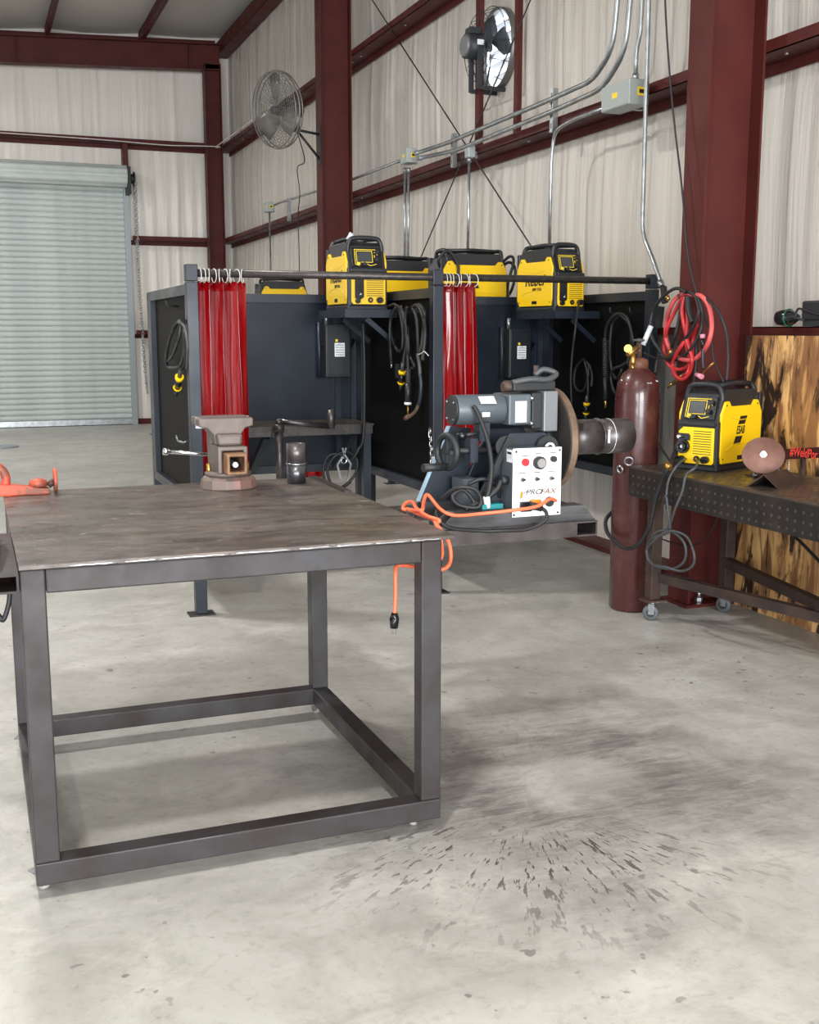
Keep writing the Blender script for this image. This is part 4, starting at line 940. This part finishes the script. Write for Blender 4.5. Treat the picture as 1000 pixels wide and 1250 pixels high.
# outrigger that carries the positioner
TB(MB().hollow((1.30, 3.43, .826), (1.968, 3.43, .826), .06, .054), 'outrigger_tube', 'pipe_dark')
TB(MB().hollow((.6, 3.43, .826), (1.30, 3.43, .826), .06, .054), 'outrigger_tube', 'pipe_dark')
TB(MB().hollow((.6, 3.95, .826), (1.968, 3.95, .826), .06, .054), 'outrigger_tube', 'pipe_dark')
TB(MB().hollow((2.013, 3.40, .826), (2.013, 4.0, .826), .088, .054, .006), 'outrigger_tube', 'pipe_dark')
# stub tube beside the left legs
TB(MB().hollow((.050, 2.925, .888), (.050, 3.55, .888), .062, .05, .006), 'receiver_tube', 'bench_steel')
TB(MB().hollow((.02, 3.10, .935), (.035, 3.5, .985), .03, .04, .004), 'receiver_arm', 'bench_steel')
TB(MB().tube(curve([(.06, 3.0, .862), (.055, 3.0, .82), (.04, 3.0, .78), (.03, 3.0, .79), (.01, 3.0, .83)], 5), .007, 6), 'hook', 'rubber_black')
TB(MB().box(1.268, 1.298, 3.90, 4.37, TZT, TZT + .007), 'edge_strip', 'rod_steel')
# ---- vise
vx, vy = .895, 4.19
t = thing('bench_vise', 'worn cast-iron bench vise bolted to the back of the work table', 'vise', (vx, vy, TZT))
mb = MB(); P = []
for z, r in ((0, .108), (.035, .104), (.05, .09)):
    P += [(r * math.cos(2 * math.pi * i / 12 + .26), r * .85 * math.sin(2 * math.pi * i / 12 + .26), z) for i in range(12)]
mb.add(P, [(j * 12 + i, j * 12 + (i + 1) % 12, (j + 1) * 12 + (i + 1) % 12, (j + 1) * 12 + i) for j in range(2) for i in range(12)] + [tuple(reversed(range(12))), tuple(range(24, 36))])
mb.build('base', 'vise_base', t, bevel=.004)
MB().lathe([(.088, .05), (.088, .062), (.07, .068)], n=28).build('swivel', 'vise_iron', t)
for a in (2.6, .5): MB().cyl((.085 * math.cos(a), .07 * math.sin(a) - .03, .05), (.085 * math.cos(a), .07 * math.sin(a) - .03, .095), .009, n=8).build('lock_bolt', 'brass', t)
body = [(-.05, .066), (-.05, .155), (-.04, .175), (-.04, .215), (-.055, .235), (-.098, .245), (-.10, .272), (.102, .272), (.104, .245), (.062, .235), (.052, .215), (.05, .19), (.062, .175), (.062, .066)]
mb = MB()
# housing arch round the slide bar, then the fixed jaw above it
arch = [(-.052, .062), (-.052, .165), (.062, .165), (.062, .062), (.045, .062), (.045, .148), (-.035, .148), (-.035, .062)]
mb.prism(arch, 'xz', -.075, .08)
mb.build('housing', 'vise_iron', t, bevel=.006)
jaw = [(-.045, .165), (-.052, .205), (-.075, .228), (-.105, .236), (-.106, .262), (-.10, .268), (.098, .268), (.104, .262), (.102, .236), (.072, .228), (.056, .205), (.05, .165)]
MB().prism(jaw, 'xz', .0, .075).build('fixed_jaw', 'vise_iron', t, bevel=.008)
MB().prism([(-.042, .165), (-.048, .21), (.052, .21), (.048, .165)], 'xz', -.045, .002).build('jaw_web', 'vise_iron', t, bevel=.01)
MB().box(-.104, .102, .076, .088, .225, .268).build('jaw_plate', 'steel_bright', t)
MB().prism([(-.045, .07), (-.048, .205), (-.075, .228), (-.106, .238), (-.106, .268), (.104, .268), (.104, .238), (.07, .228), (.05, .205), (.05, .07)], 'xz', .10, .165).build('moving_jaw', 'vise_iron', t, bevel=.006)
MB().hollow((.005, -.145, .105), (.005, .16, .105), .076, .078, .011).build('slide_bar', 'vise_rust', t, bevel=.004)
MB().cyl((.005, -.11, .10), (.005, .2, .10), .011, n=10).cyl((.005, -.115, .10), (.005, -.11, .10), .010, n=10).build('screw', 'steel_bright', t)
MB().cyl((.0, .20, .105), (.0, .235, .105), .022, n=14).build('screw_head', 'vise_iron', t)
MB().cyl((-.20, .217, .125), (.05, .217, .10), .0075, n=10).cyl((-.21, .217, .126), (-.19, .217, .124), .014, n=12).build('handle', 'chrome', t)
# ---- pipe nipple
pc = onz(365, 591, TZT); t = thing('pipe_nipple', 'short upright piece of welded pipe on the work table', 'pipe', (pc.x, pc.y + .035, TZT))
MB().ring((0, 0, 0), (0, 0, .076), .0375, .033, 28).build('lower_half', 'pipe_steel', t); MB().ring((0, 0, .080), (0, 0, .158), .0375, .033, 28).build('upper_half', 'pipe_dark', t)
MB().torus((0, 0, .078), (0, 0, 1), .0375, .0035, 28, 6).build('weld_seam', 'steel_bright', t)
# ---- orange clamp at the table corner
t = thing('orange_clamp', 'orange painted screw clamp lying on the far corner of the work table', 'clamp', (.16, 4.28, TZT))
MB().prism([(-.20, .0), (-.20, .055), (-.12, .05), (.085, .022), (.085, .0)], 'xz', -.03, .03).build('body', 'orange_paint', t, bevel=.006)
MB().lathe([(.035, .03), (.03, .05), (.014, .058)], (.045, .0, 0), n=16).build('knob', 'orange_paint', t)
MB().cyl((.10, 0, .048), (.112, 0, .048), .046, n=22).build('pad', 'orange_paint', t, bevel=.003)
MB().cyl((.08, 0, .03), (.102, 0, .045), .012, n=10).build('stem', 'rust_dark', t)
MB().torus((-.12, 0, .06), (0, 1, 0), .055, .016, 20, 8).build('yoke', 'orange_paint', t)
# ---- pipe arm standing behind the table in the first booth
t = thing('pipe_stand', 'pipe stand with swing arm clamped to the booth work shelf', 'pipe stand', (1.757, 6.70, 0))
MB().ring((0, 0, .5), (0, 0, .945), .024, .02, 18).build('upright', 'pipe_dark', t); MB().box(-.035, .035, .02, .055, .87, .925).build('shelf_clamp', 'rod_steel', t)
MB().cyl((0, 0, .905), (0, 0, .955), .033, n=18).build('collar', 'rod_steel', t)
MB().cyl((-.01, 0, .975), (.335, .02, .928), .017, n=12).build('arm', 'pipe_steel', t); MB().ring((.345, .02, .915), (.345, .02, 1.035), .024, .02, 16).build('socket', 'pipe_dark', t); MB().cyl((0, 0, .95), (0, 0, .985), .02, n=12).build('pivot', 'pipe_dark', t)
# ================================================================== POSITIONER
PZ = .853
t = pos = thing('welding_positioner', 'motorised welding positioner with white control box and round faceplate', 'positioner', (1.75, 3.58, PZ))
def PB(mb, name, m, par=None, **k): return mb.build(name, m, par or pos, True, **k)
def skid(y0, y1, nm):
    x0, x1, z0, z1, th = 1.45, 2.06, PZ, PZ + .056, .006
    mb = MB(); yc = (y0 + y1) / 2
    def sec(xb, xt, w, a, b): return [(xb, yc - w / 2, a), (xb, yc + w / 2, a), (xt, yc + w / 2, b), (xt, yc - w / 2, b)]
    wo, wi = y1 - y0, y1 - y0 - 2 * th
    P = sec(x0, x0 + .06, wo, z0, z1) + sec(x0 + .006, x0 + .054, wi, z0 + th, z1 - th) + sec(x1, x1 - .05, wo, z0, z1) + sec(x1 - .006, x1 - .044, wi, z0 + th, z1 - th)
    F = []
    for i in range(4):
        j = (i + 1) % 4; F += [(i, 4 + i, 4 + j, j), (i, j, 8 + j, 8 + i), (4 + i, 12 + i, 12 + j, 4 + j), (8 + i, 8 + j, 12 + j, 12 + i)]
    PB(mb.add(P, F), nm, 'skid_grey')
skid(3.42, 3.49, 'base_tube'); skid(3.68, 3.75, 'base_tube')
PB(MB().box(1.62, 2.0, 3.49, 3.68, PZ + .03, PZ + .05), 'base_plate', 'machine_black')
# A-frame side plates
for y in (3.515, 3.69):
    PB(MB().prism([(1.64, PZ + .05), (1.725, 1.10), (1.76, 1.165), (1.90, 1.165), (1.965, 1.11), (1.975, PZ + .05)], 'xz', y, y + .014), 'side_plate', 'machine_navy', bevel=.003)
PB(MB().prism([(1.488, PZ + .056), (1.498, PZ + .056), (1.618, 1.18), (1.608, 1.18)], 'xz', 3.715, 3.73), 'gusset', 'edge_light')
PB(MB().prism([(1.498, PZ + .056), (1.70, PZ + .056), (1.70, 1.17), (1.618, 1.18)], 'xz', 3.715, 3.73), 'gusset_plate', 'machine_navy')
PB(MB().bar((1.62, 3.50, PZ + .05), (1.75, 3.50, 1.15), .014, .02), 'strut', 'machine_black')
PB(MB().cyl((1.90, 3.490, 1.112), (1.90, 3.516, 1.112), .042, n=28).cyl((1.90, 3.478, 1.112), (1.90, 3.49, 1.112), .020, n=18), 'tilt_bearing', 'machine_black')
PB(MB().ring((1.90, 3.474, 1.112), (1.90, 3.480, 1.112), .020, .012, 20), 'bearing_washer', 'label_white')
PB(MB().cyl((1.74, 3.506, 1.12), (1.74, 3.516, 1.12), .038, n=24), 'side_bearing', 'machine_black')
# motor, gearbox, housing
PB(MB().cyl((1.585, 3.62, 1.245), (1.775, 3.62, 1.245), .054, n=30), 'motor', 'machine_grey', bevel=.004)
m_ = PB(MB().cyl((1.577, 3.62, 1.245), (1.586, 3.62, 1.245), .052, .054, n=30), 'motor_cap', 'machine_black')
for a in (.8, 2.4, 4.0, 5.5): MB().cyl((1.572, 3.62 + .042 * math.cos(a), 1.245 + .042 * math.sin(a)), (1.578, 3.62 + .042 * math.cos(a), 1.245 + .042 * math.sin(a)), .004, n=6).build('screw', 'steel_bright', m_, True)
PB(MB().box(-.03, .03, -.0005, .0005, -.018, .018, MX((1.70, 3.62 - .043, 1.245 + .036), -math.radians(48))), 'motor_label', 'label_white'); PB(MB().box(1.675, 1.705, 3.5650, 3.5662, 1.222, 1.238), 'motor_label', 'label_white')
PB(MB().box(1.775, 1.865, 3.555, 3.69, 1.19, 1.30), 'gearbox', 'machine_grey', bevel=.006)
PB(MB().box(1.80, 1.845, 3.5540, 3.555, 1.20, 1.275), 'gearbox_label', 'label_white')
PB(MB().box(1.865, 1.905, 3.55, 3.70, 1.175, 1.305), 'adapter', 'machine_black', bevel=.004); PB(MB().box(1.905, 1.962, 3.535, 3.70, 1.165, 1.31), 'spindle_housing', 'cast_grey', bevel=.004)
for y, z in ((3.548, 1.195), (3.548, 1.285)): PB(MB().cyl((1.855, y, z), (1.87, y, z), .008, n=6), 'bolt', 'steel_bright')
PB(MB().box(1.80, 1.97, 3.57, 3.66, 1.31, 1.345), 'ground_block', 'machine_black', bevel=.005); PB(MB().cyl((1.77, 3.60, 1.325), (1.83, 3.60, 1.325), .018, n=12), 'lug', 'rust_dark')
PB(MB().tube(curve([(1.80, 3.58, 1.34), (1.86, 3.56, 1.352), (1.93, 3.56, 1.35), (1.97, 3.57, 1.37), (1.93, 3.59, 1.385), (1.90, 3.60, 1.365)], 5), .011, 8), 'ground_lead', 'hose_grey'); PB(MB().cyl((1.905, 3.60, 1.34), (1.905, 3.60, 1.40), .010, n=8), 'stud', 'rust_dark')
# faceplate: disc with tapered rim, axis along +x
AX = V((1.982, 3.655, 1.128))
PB(MB().lathe([(0, 0), (.182, 0), (.187, .004), (.187, .028), (.15, .055), (.085, .075), (0, .075)], AX, (1, 0, 0), 56, smooth=False), 'faceplate', ['faceplate', 'faceplate_rim'])
fo = bpy.data.objects[[o for o in bpy.data.objects.keys() if o.startswith('faceplate')][-1]]
for p_ in fo.data.polygons:
    if p_.center.x > AX.x - pos.location.x + .004: p_.material_index = 1
PB(MB().cyl(AX - V((.03, 0, 0)), AX, .06, n=24), 'spindle', 'machine_black')
PB(MB().torus(AX + V((.012, .02, .205)), (.4, 1, 0), .017, .0065, 18, 8), 'eye_bolt', 'chrome')
for a in (.4, 2.5, 4.6): PB(MB().bar(AX + V((.07, .085 * math.cos(a), .085 * math.sin(a))), AX + V((.11, .075 * math.cos(a), .075 * math.sin(a))), .03, .025), 'chuck_jaw', 'black_gloss')
# tilt hand wheel, shaft, lever
hc = V((1.555, 3.60, 1.10))
PB(MB().torus(hc, (1, .25, 0), .058, .012, 28, 10).bar(hc + V((0, -.05, 0)), hc + V((0, .05, 0)), .018, .012).bar(hc + V((0, 0, -.05)), hc + V((0, 0, .05)), .018, .012, up=(1, 0, 0)), 'hand_wheel', 'machine_black')
PB(MB().cyl(hc + V((-.10, -.02, -.052)), hc + V((-.005, -.005, -.052)), .0145, n=14), 'crank_grip', 'machine_black')
PB(MB().cyl(hc, (1.76, 3.60, 1.10), .011, n=10), 'tilt_shaft', 'machine_black'); PB(MB().box(1.635, 1.665, 3.575, 3.625, 1.06, 1.145), 'shaft_block', 'machine_navy'); PB(MB().box(1.67, 1.71, 3.575, 3.63, 1.135, 1.20), 'shaft_block', 'machine_navy')
PB(MB().ball((1.612, 3.60, 1.155), .019), 'lever_knob', 'black_gloss'); PB(MB().cyl((1.612, 3.60, 1.155), (1.70, 3.60, 1.165), .008, n=8), 'lever', 'machine_black')
PB(MB().box(1.61, 1.67, 3.58, 3.68, PZ + .056, 1.0), 'counterweight', 'machine_grey')
PB(MB().box(1.62, 1.70, 3.44, 3.48, PZ + .058, PZ + .075), 'terminal_block', 'teal'); PB(MB().cyl((1.645, 3.45, .915), (1.640, 3.45, .955), .012, n=10), 'plug', 'white_paint')
# control box
bx0, bx1, by, bz0, bz1 = 1.722, 1.912, 3.412, .882, 1.122
cb = PB(MB().box(bx0 + .004, bx1 - .004, by + .003, by + .10, bz0 + .004, bz1 - .004), 'control_box', 'machine_grey', bevel=.003)
MB().box(bx0, bx1, by, by + .003, bz0, bz1).build('box_face', 'panel_white', cb, True, bevel=.001)
fx = lambda u_, v_: (bx0 + (bx1 - bx0) * u_, bz0 + (bz1 - bz0) * v_)
def stud(u_, v_, r, d, m, nm, n=18):
    x_, z_ = fx(u_, v_); return MB().cyl((x_, by - d, z_), (x_, by, z_), r, n=n).build(nm, m, cb, True)
stud(.24, .80, .0135, .010, 'red_button', 'red_button'); stud(.52, .785, .0225, .018, 'machine_black', 'speed_knob', 24)
x_, z_ = fx(.52, .785); MB().cyl((x_, by - .026, z_), (x_, by - .016, z_), .016, n=20).build('knob_cap', 'chrome', cb, True)
stud(.815, .83, .0105, .014, 'machine_black', 'small_knob')
for u_ in (.20, .49, .79):
    stud(u_, .545, .009, .004, 'steel_bright', 'toggle_nut', 6); x_, z_ = fx(u_, .545); MB().cyl((x_, by - .02, z_ + .002), (x_, by, z_), .0035, n=8).build('toggle', 'machine_black', cb, True)
    MB().box(x_ - .014, x_ + .012, by - .0006, by, z_ + .022, z_ + .025).build('print', 'print_grey', cb, True)
for u_, v_ in ((.24, .89), (.52, .92), (.815, .92)): x_, z_ = fx(u_, v_); MB().box(x_ - .012, x_ + .012, by - .0006, by, z_ - .0015, z_ + .0015).build('print', 'print_grey', cb, True)
for u_, v_ in ((.06, .955), (.955, .955), (.03, .035), (.94, .035)): stud(u_, v_, .004, .003, 'machine_black', 'screw', 8)
x_, z_ = fx(.53, .355); text('brand_letters', 'PRO', .026, face_negy((x_ - .020, by - .0008, z_)), 'print_grey', cb, .35, .0004, 1.25, True); text('brand_letters', 'FAX', .026, face_negy((x_ + .036, by - .0008, z_)), 'disc_rust', cb, .35, .0004, 1.25, True)
x_, z_ = fx(.19, .34); MB().prism([(x_ - .008, z_ - .02), (x_ + .004, z_ - .012), (x_ + .002, z_ + .012), (x_ - .006, z_ + .004)], 'xz', by - .0008, by).build('emblem', 'plug_orange', cb, True); MB().bar((x_ + .004, by - .0005, z_), (x_ + .022, by - .0005, z_ + .010), .0015, .003).build('emblem', 'print_grey', cb, True)
stud(.42, .17, .020, .002, 'machine_black', 'inlet'); x_, z_ = fx(.30, .165)
MB().box(x_ - .03, x_ + .012, by - .016, by, z_ - .02, z_ + .015).build('inlet_housing', 'black_gloss', cb, True, bevel=.003)
MB().box(x_ + .012, x_ + .05, by - .012, by, z_ - .004, z_ + .02).build('outlet_cover', 'plug_orange', cb, True, bevel=.003)
stud(.76, .20, .018, .004, 'machine_black', 'outlet')
MB().box(bx0 + .0025, bx0 + .004, by + .012, by + .055, bz1 - .05, bz1 - .006).build('side_sticker', 'label_white', cb, True); MB().box(bx0 + .002, bx0 + .0025, by + .018, by + .05, bz1 - .022, bz1 - .014).build('print', 'print_black', cb, True)
MB().cyl((bx0 - .022, by + .05, bz0 + .125), (bx0 + .004, by + .05, bz0 + .125), .016, n=12).build('cable_gland', 'machine_black', cb, True)
# leads of the positioner
PB(MB().tube(curve([(1.635, 3.555, 1.262), (1.645, 3.54, 1.24), (1.665, 3.50, 1.15), (1.668, 3.47, 1.06), (1.655, 3.455, .99), (1.641, 3.45, .95)], 6), .0085, 8), 'motor_lead', 'rubber_black')
PB(MB().tube(curve([(bx0 - .02, by + .05, bz0 + .125), (1.68, 3.455, .975), (1.62, 3.46, .935), (1.56, 3.46, .92)], 6), .010, 8), 'motor_lead', 'rubber_black')
PB(MB().tube(curve([(1.50, 3.52, .945), (1.535, 3.46, .99), (1.59, 3.44, .985), (1.615, 3.44, .945), (1.60, 3.44, .92), (1.54, 3.46, .93), (1.52, 3.47, .96), (1.56, 3.47, .98), (1.60, 3.46, .93), (1.56, 3.45, .915)], 6), .0075, 8), 'coiled_lead', 'rubber_black')
PB(MB().tube(curve([(1.60, 3.52, .99), (1.65, 3.5, 1.01), (1.71, 3.5, .98), (1.72, 3.52, .94)], 6), .0075, 8), 'coiled_lead', 'rubber_black')
x_, z_ = fx(.44, .155)
PB(MB().cyl((x_ - .03, by - .03, z_ + .008), (x_ + .012, by - .034, z_ - .004), .013, n=10).tube(curve([(x_ + .012, by - .034, z_ - .004), (x_ + .03, by - .036, z_ - .02), (x_ + .025, by - .036, z_ - .05), (x_ - .04, by - .034, z_ - .075), (x_ - .13, by - .03, z_ - .075), (1.60, by - .012, .845), (1.50, by - .01, .858), (1.46, by - .006, .875), (1.44, by + .01, .905), (1.46, by + .04, .925)], 6), .0065, 8), 'mains_lead', 'rubber_black')
# pipe held in the chuck
t = thing('chucked_pipe', 'thick scuffed pipe held in the faceplate chuck of the positioner', 'pipe', AX + V((.077, 0, 0)))
MB().ring((0, 0, 0), (.135, 0, 0), .066, .058, 36).build('lower_half', 'pipe_dark', t); MB().ring((.142, 0, 0), (.272, 0, 0), .066, .058, 36).build('upper_half', 'pipe_dark', t)
MB().torus((.1385, 0, 0), (1, 0, 0), .0655, .005, 36, 6).build('weld_seam', 'pipe_steel', t); MB().torus((.185, 0, 0), (1, 0, 0), .0657, .0012, 36, 5).build('scribe_line', 'label_white', t)
MB().box(.148, .156, -.0675, -.0655, -.02, .03).build('chalk_mark', 'label_white', t)
# ---- orange extension cord
zt_ = TZT + .007
P = [V((bx1 - .025, by - .010, bz0 + .052)), V((bx1 - .06, by - .03, bz0 + .062)), V((1.79, 3.36, .925)), V((1.70, 3.36, .917)), V((1.60, 3.40, .905)), V((1.50, 3.40, .905)), V((1.455, 3.42, .925)), V((1.44, 3.50, .965)), V((1.40, 3.44, .95))]
P += [onz(515, 623, zt_ + .02), onz(500, 622, zt_), onz(492, 621, zt_), onz(496, 614, zt_ + .012), onz(504, 613, zt_ + .02), onz(509, 621, zt_ + .016), onz(522, 630, zt_ + .01), onz(536, 635, zt_ + .006)]
P += [V((1.325, 3.14, .925)), V((1.345, 3.10, .88)), V((1.345, 3.08, .83)), V((1.32, 3.06, .805)), V((1.28, 3.07, .80)), V((1.22, 3.09, .812)), V((1.17, 3.08, .82)), V((1.155, 3.06, .80)), V((1.153, 3.055, .74)), V((1.148, 3.05, .68))]
t = thing('extension_cord', 'orange extension cord from the control box draped over the table corner', 'cord', P[0])
MB().tube(curve(P, 8), .0062, 8).build('cord', 'cord_orange', t, True)
P2 = [onz(497, 621, zt_), onz(512, 628, zt_), onz(528, 634, zt_), V((1.318, 3.13, .925)), V((1.322, 3.10, .87)), V((1.31, 3.08, .83)), V((1.27, 3.10, .805))]
MB().tube(curve(P2, 8), .0062, 8).build('cord', 'cord_orange', t, True)
MB().cyl((1.148, 3.05, .682), (1.147, 3.05, .665), .009, .015, n=10).cyl((1.147, 3.05, .665), (1.146, 3.05, .635), .015, .012, n=12).build('plug', 'black_gloss', t, True)
for dx, dy in ((-.006, 0), (.006, 0), (0, .006)): MB().box(1.146 + dx - .001, 1.146 + dx + .001, 3.05 + dy - .003, 3.05 + dy + .003, .615, .636).build('prong', 'steel_bright', t, True)
# ================================================================== PERFORATED BENCH
KX0, KX1, KY0, KY1, KZ = 3.215, 3.83, 1.3, 5.01, .820
K = thing('perforated_bench', 'dark perforated steel fixture bench on casters before the burnt plywood', 'workbench', (3.5, 3.2, 0))
def KB(mb, name, m, **k): return mb.build(name, m, K, True, **k)
KB(MB().box(KX0, KX1, KY0, KY1, KZ - .012, KZ), 'top_plate', 'bench_top', bevel=.002)
KB(MB().box(KX0, KX0 + .01, KY0, KY1, KZ - .158, KZ - .012), 'front_skirt', 'bench_steel')
KB(MB().box(KX0 + .01, KX1, KY1 - .01, KY1, KZ - .158, KZ - .012), 'end_skirt', 'bench_steel'); KB(MB().box(KX1 - .01, KX1, KY0, KY1 - .01, KZ - .158, KZ - .012), 'rear_skirt', 'bench_steel')
mb = MB(); y = KY1 - .04
while y > KY0 + .2:
    for i, z in enumerate((.05, .092, .134)): mb.cyl((KX0 - .0006, y - (i % 2) * .0, KZ - z), (KX0 + .0005, y, KZ - z), .0052, n=8)
    y -= .05
KB(mb, 'skirt_holes', 'hole_dark', kind='stuff')
mb = MB(); y = KY1 - .04
while y > KY0 + .2:
    for i, z in enumerate((.05, .092, .134)): mb.torus((KX0 - .0004, y, KZ - z), (1, 0, 0), .0056, .0009, 8, 4)
    y -= .05
KB(mb, 'hole_edge_glints', 'hole_glint', kind='stuff')  # glint round the holes, put into the colour of these rings
mb = MB(); y = KY1 - .05
while y > KY0 + .2:
    x = KX0 + .05
    while x < KX1 - .02: mb.cyl((x, y, KZ - .0005), (x, y, KZ + .0005), .0062, n=8); x += .05
    y -= .05
KB(mb, 'top_holes', 'hole_dark', kind='stuff')
LEGS = [(3.305, 4.885), (3.775, 4.885), (3.305, 2.9), (3.775, 2.9)]
for i, (x, y) in enumerate(LEGS):
    KB(MB().box(x - .03, x + .03, y - .03, y + .03, .118, KZ - .012 if i != 99 else .6), 'leg', 'angle_rust', bevel=.003)
    KB(MB().box(x - .055, x + .055, y - .05, y + .05, .108, .117), 'caster_plate', 'rust_dark'); caster(K, x, y, .107, .043, .9 if i % 2 == 0 else .5, 'wheel_grey', 'machine_black', .03)
KB(MB().bar((3.335, 4.87, .235), (3.755, 2.92, .235), .045, .05), 'cross_stretcher', 'angle_rust'); KB(MB().bar((3.755, 4.86, .288), (3.335, 2.92, .288), .045, .05), 'cross_stretcher', 'angle_rust')
# items on the bench
t = thing('grinding_disc', 'rusty round steel disc on a bolt leaning over the perforated bench', 'disc', (3.50, 4.33, KZ))
dc = ony(932, 556, 4.32); dn = V((-.50, -.66, .56)).normalized()
MB().lathe([(0, -.004), (.098, -.004), (.1, 0), (.098, .004), (0, .004)], dc, dn, 40).build('disc', 'disc_rust', t, True)
MB().cyl(dc + dn * .004, dc + dn * .03, .010, n=10).cyl(dc + dn * .004, dc + dn * .012, .018, n=6, smooth=False).build('bolt', 'label_white', t, True); MB().cyl(dc - dn * .14, dc - dn * .003, .012, n=10).build('spindle', 'rust_dark', t, True)
q_ = dc - dn * .12; MB().bar(q_, V((q_.x, q_.y, KZ)), .03).box(q_.x - .06, q_.x + .06, q_.y - .05, q_.y + .05, KZ, KZ + .008).build('stand', 'rust_dark', t, True)
q_ = onz(922, 578, KZ + .02); MB().ball((q_.x, q_.y, KZ + .012), .014).build('lower_nut', 'steel_bright', t, True)
a = onz(945, 600, KZ); b = onz(955, 585, KZ)
t = thing('angle_iron', 'short piece of angle iron lying like a tent on the perforated bench', 'angle iron', (3.40, 4.10, KZ))
Mi = MX((3.44, 4.13, KZ), 0, 0, math.radians(-62))
MB().prism([(-.075, 0), (0, .062), (.075, 0), (.068, 0), (0, .055), (-.068, 0)], 'xz', -.13, .13).xf(Mi).build('angle', 'angle_rust', t, True)
# lettered bar
t = thing('lettered_bar', 'dark maroon square bar with red hashtag lettering above the bench', 'sign', (3.74, 3.95, KZ))
p0 = onx(952, 555, 3.78); p1 = onx(1060, 549, 3.78); d_ = (p1 - p0)
MB().bar(p0, p1 + d_ * .6, .05, .052).build('bar', 'sign_dark', t, True)
for f_ in (.25, 1.2):
    c_ = p0 + d_ * f_; MB().bar(V((c_.x + .02, c_.y, KZ)), V((c_.x + .02, c_.y, c_.z - .02)), .02).build('support', 'rust_dark', t, True)
ang = math.atan2(d_.z, -d_.y); ctr_ = onx(986, 553, 3.78) + V((-.0262, 0, .0))
text('hashtag_letters', '#WeldPor', .062, face_negx(ctr_), 'print_red', t, .15, .0004, .72, True, .006)
c_ = onx(957, 580, 3.72)
t = thing('wire_hook', 'small U-shaped wire hanging below the lettered bar', 'wire', (c_.x, c_.y, KZ)); MB().tube(curve([onx(951, 560, 3.73), onx(951, 572, 3.72), onx(954, 577, 3.72), onx(960, 578, 3.72), onx(963, 573, 3.72), onx(963, 562, 3.73)], 5), .003, 6).build('wire', 'galvanized', t, True)
# leads of the bench welder hanging over the skirt
X = 3.19
def gun(t):
    MB().cyl(onx(813, 566, X), onx(818, 572, X), .016, n=10).build('brass_ring', 'brass', t, True)
    MB().cyl(onx(814, 604, X), onx(815, 622, X), .012, .008, n=10).build('strain_relief', 'machine_navy', t, True)
    MB().bar(onx(811, 604, X - .01), onx(806, 636, X - .01), .012, .006).build('tag', 'angle_rust', t, True)
hose('black gun lead coiled below the corner of the perforated bench', 'cable coil', [
    ([V((3.44, 4.90, .94)), onx(820, 562, 3.3)] + PX_(X, [(816, 570), (808, 588), (800, 612), (794, 640), (782, 662), (766, 670), (750, 660)]) + [V((3.205, 5.20, .44)), V((3.25, 5.27, .50)), V((3.36, 5.285, .56)), V((3.47, 5.24, .6))], .011, 'rubber_black'),
    ([V((3.43, 4.80, .875)), onx(829, 566, 3.25)] + PX_(X, [(818, 582), (814, 602), (816, 625), (818, 645), (812, 652), (798, 656), (790, 668), (792, 684), (804, 692), (822, 694), (836, 684), (836, 664), (822, 650), (806, 648), (796, 654)], .01), .0065, 'hose_grey'),
    ([V((3.42, 4.70, .875)), onx(850, 570, 3.25)] + PX_(X, [(838, 580), (833, 600), (824, 622), (818, 640), (810, 650), (798, 660), (790, 672), (796, 688), (812, 692), (832, 697), (846, 690), (847, 674), (838, 655), (820, 648), (808, 652)], .012), .0065, 'hose_grey')], extra=gun)
hose('thin black cable slanting behind the bench legs', 'cable', [([onx(800, 655, 3.58), onx(830, 665, 3.6), onx(850, 664, 3.6), onx(866, 652, 3.6), onx(876, 632, 3.6), onx(884, 610, 3.6), onx(884, 604, 3.62)], .004, 'rubber_black')], 'loose_cable')
hose('black hose hanging in front of the plywood beneath the bench', 'hose', [([onx(945, 640, 3.70), onx(970, 655, 3.68), onx(1000, 685, 3.66), onx(1040, 730, 3.6)], .008, 'rubber_black')], 'air_hose')
t = thing('chain_hook', 'small bent shackle at the bench corner beside the cylinder', 'shackle', (3.24, 5.0, KZ)); MB().torus(onx(768, 563, 3.23), (.5, .8, .2), .022, .006, 16, 6).torus(onx(757, 573, 3.22), (.9, .2, .2), .02, .006, 16, 6).build('link', 'steel_bright', t, True); MB().cyl(onx(766, 535, 3.26), onx(769, 562, 3.24), .003, n=6).build('wire', 'rust_dark', t, True)
# things on the girt above the plywood
t = thing('round_bottle', 'dark round bottle with green band lying on the girt above the plywood', 'bottle', (3.93, 4.70, 1.547))
MB().lathe([(0, -.065), (.02, -.062), (.038, -.045), (.044, -.01), (.043, .02), (.034, .05), (.022, .068), (.014, .085), (.0, .086)], (0, 0, .0445), (.15, -1, 0), 24).build('body', 'bottle_dark', t)
MB().torus((.003, -.022, .0445), (.15, -1, 0), .0430, .004, 26, 6).build('band', 'bottle_green', t)
t = thing('power_adapter', 'black power adapter box with its cord on the girt above the plywood', 'adapter', (3.93, 4.47, 1.547))
MB().box(-.05, .05, -.13, .06, .028, .125).build('body', 'black_plastic', t, bevel=.01); MB().box(-.045, .045, -.12, .05, .0, .028).build('base', 'machine_black', t)
MB().tube(curve([(-.055, .03, .03), (-.06, .085, .045), (-.058, .075, .085), (-.056, .03, .08), (-.056, -.05, .06), (-.056, -.11, .05)], 5), .006, 6).build('cord', 'rubber_black', t)
bpy.context.view_layer.update()
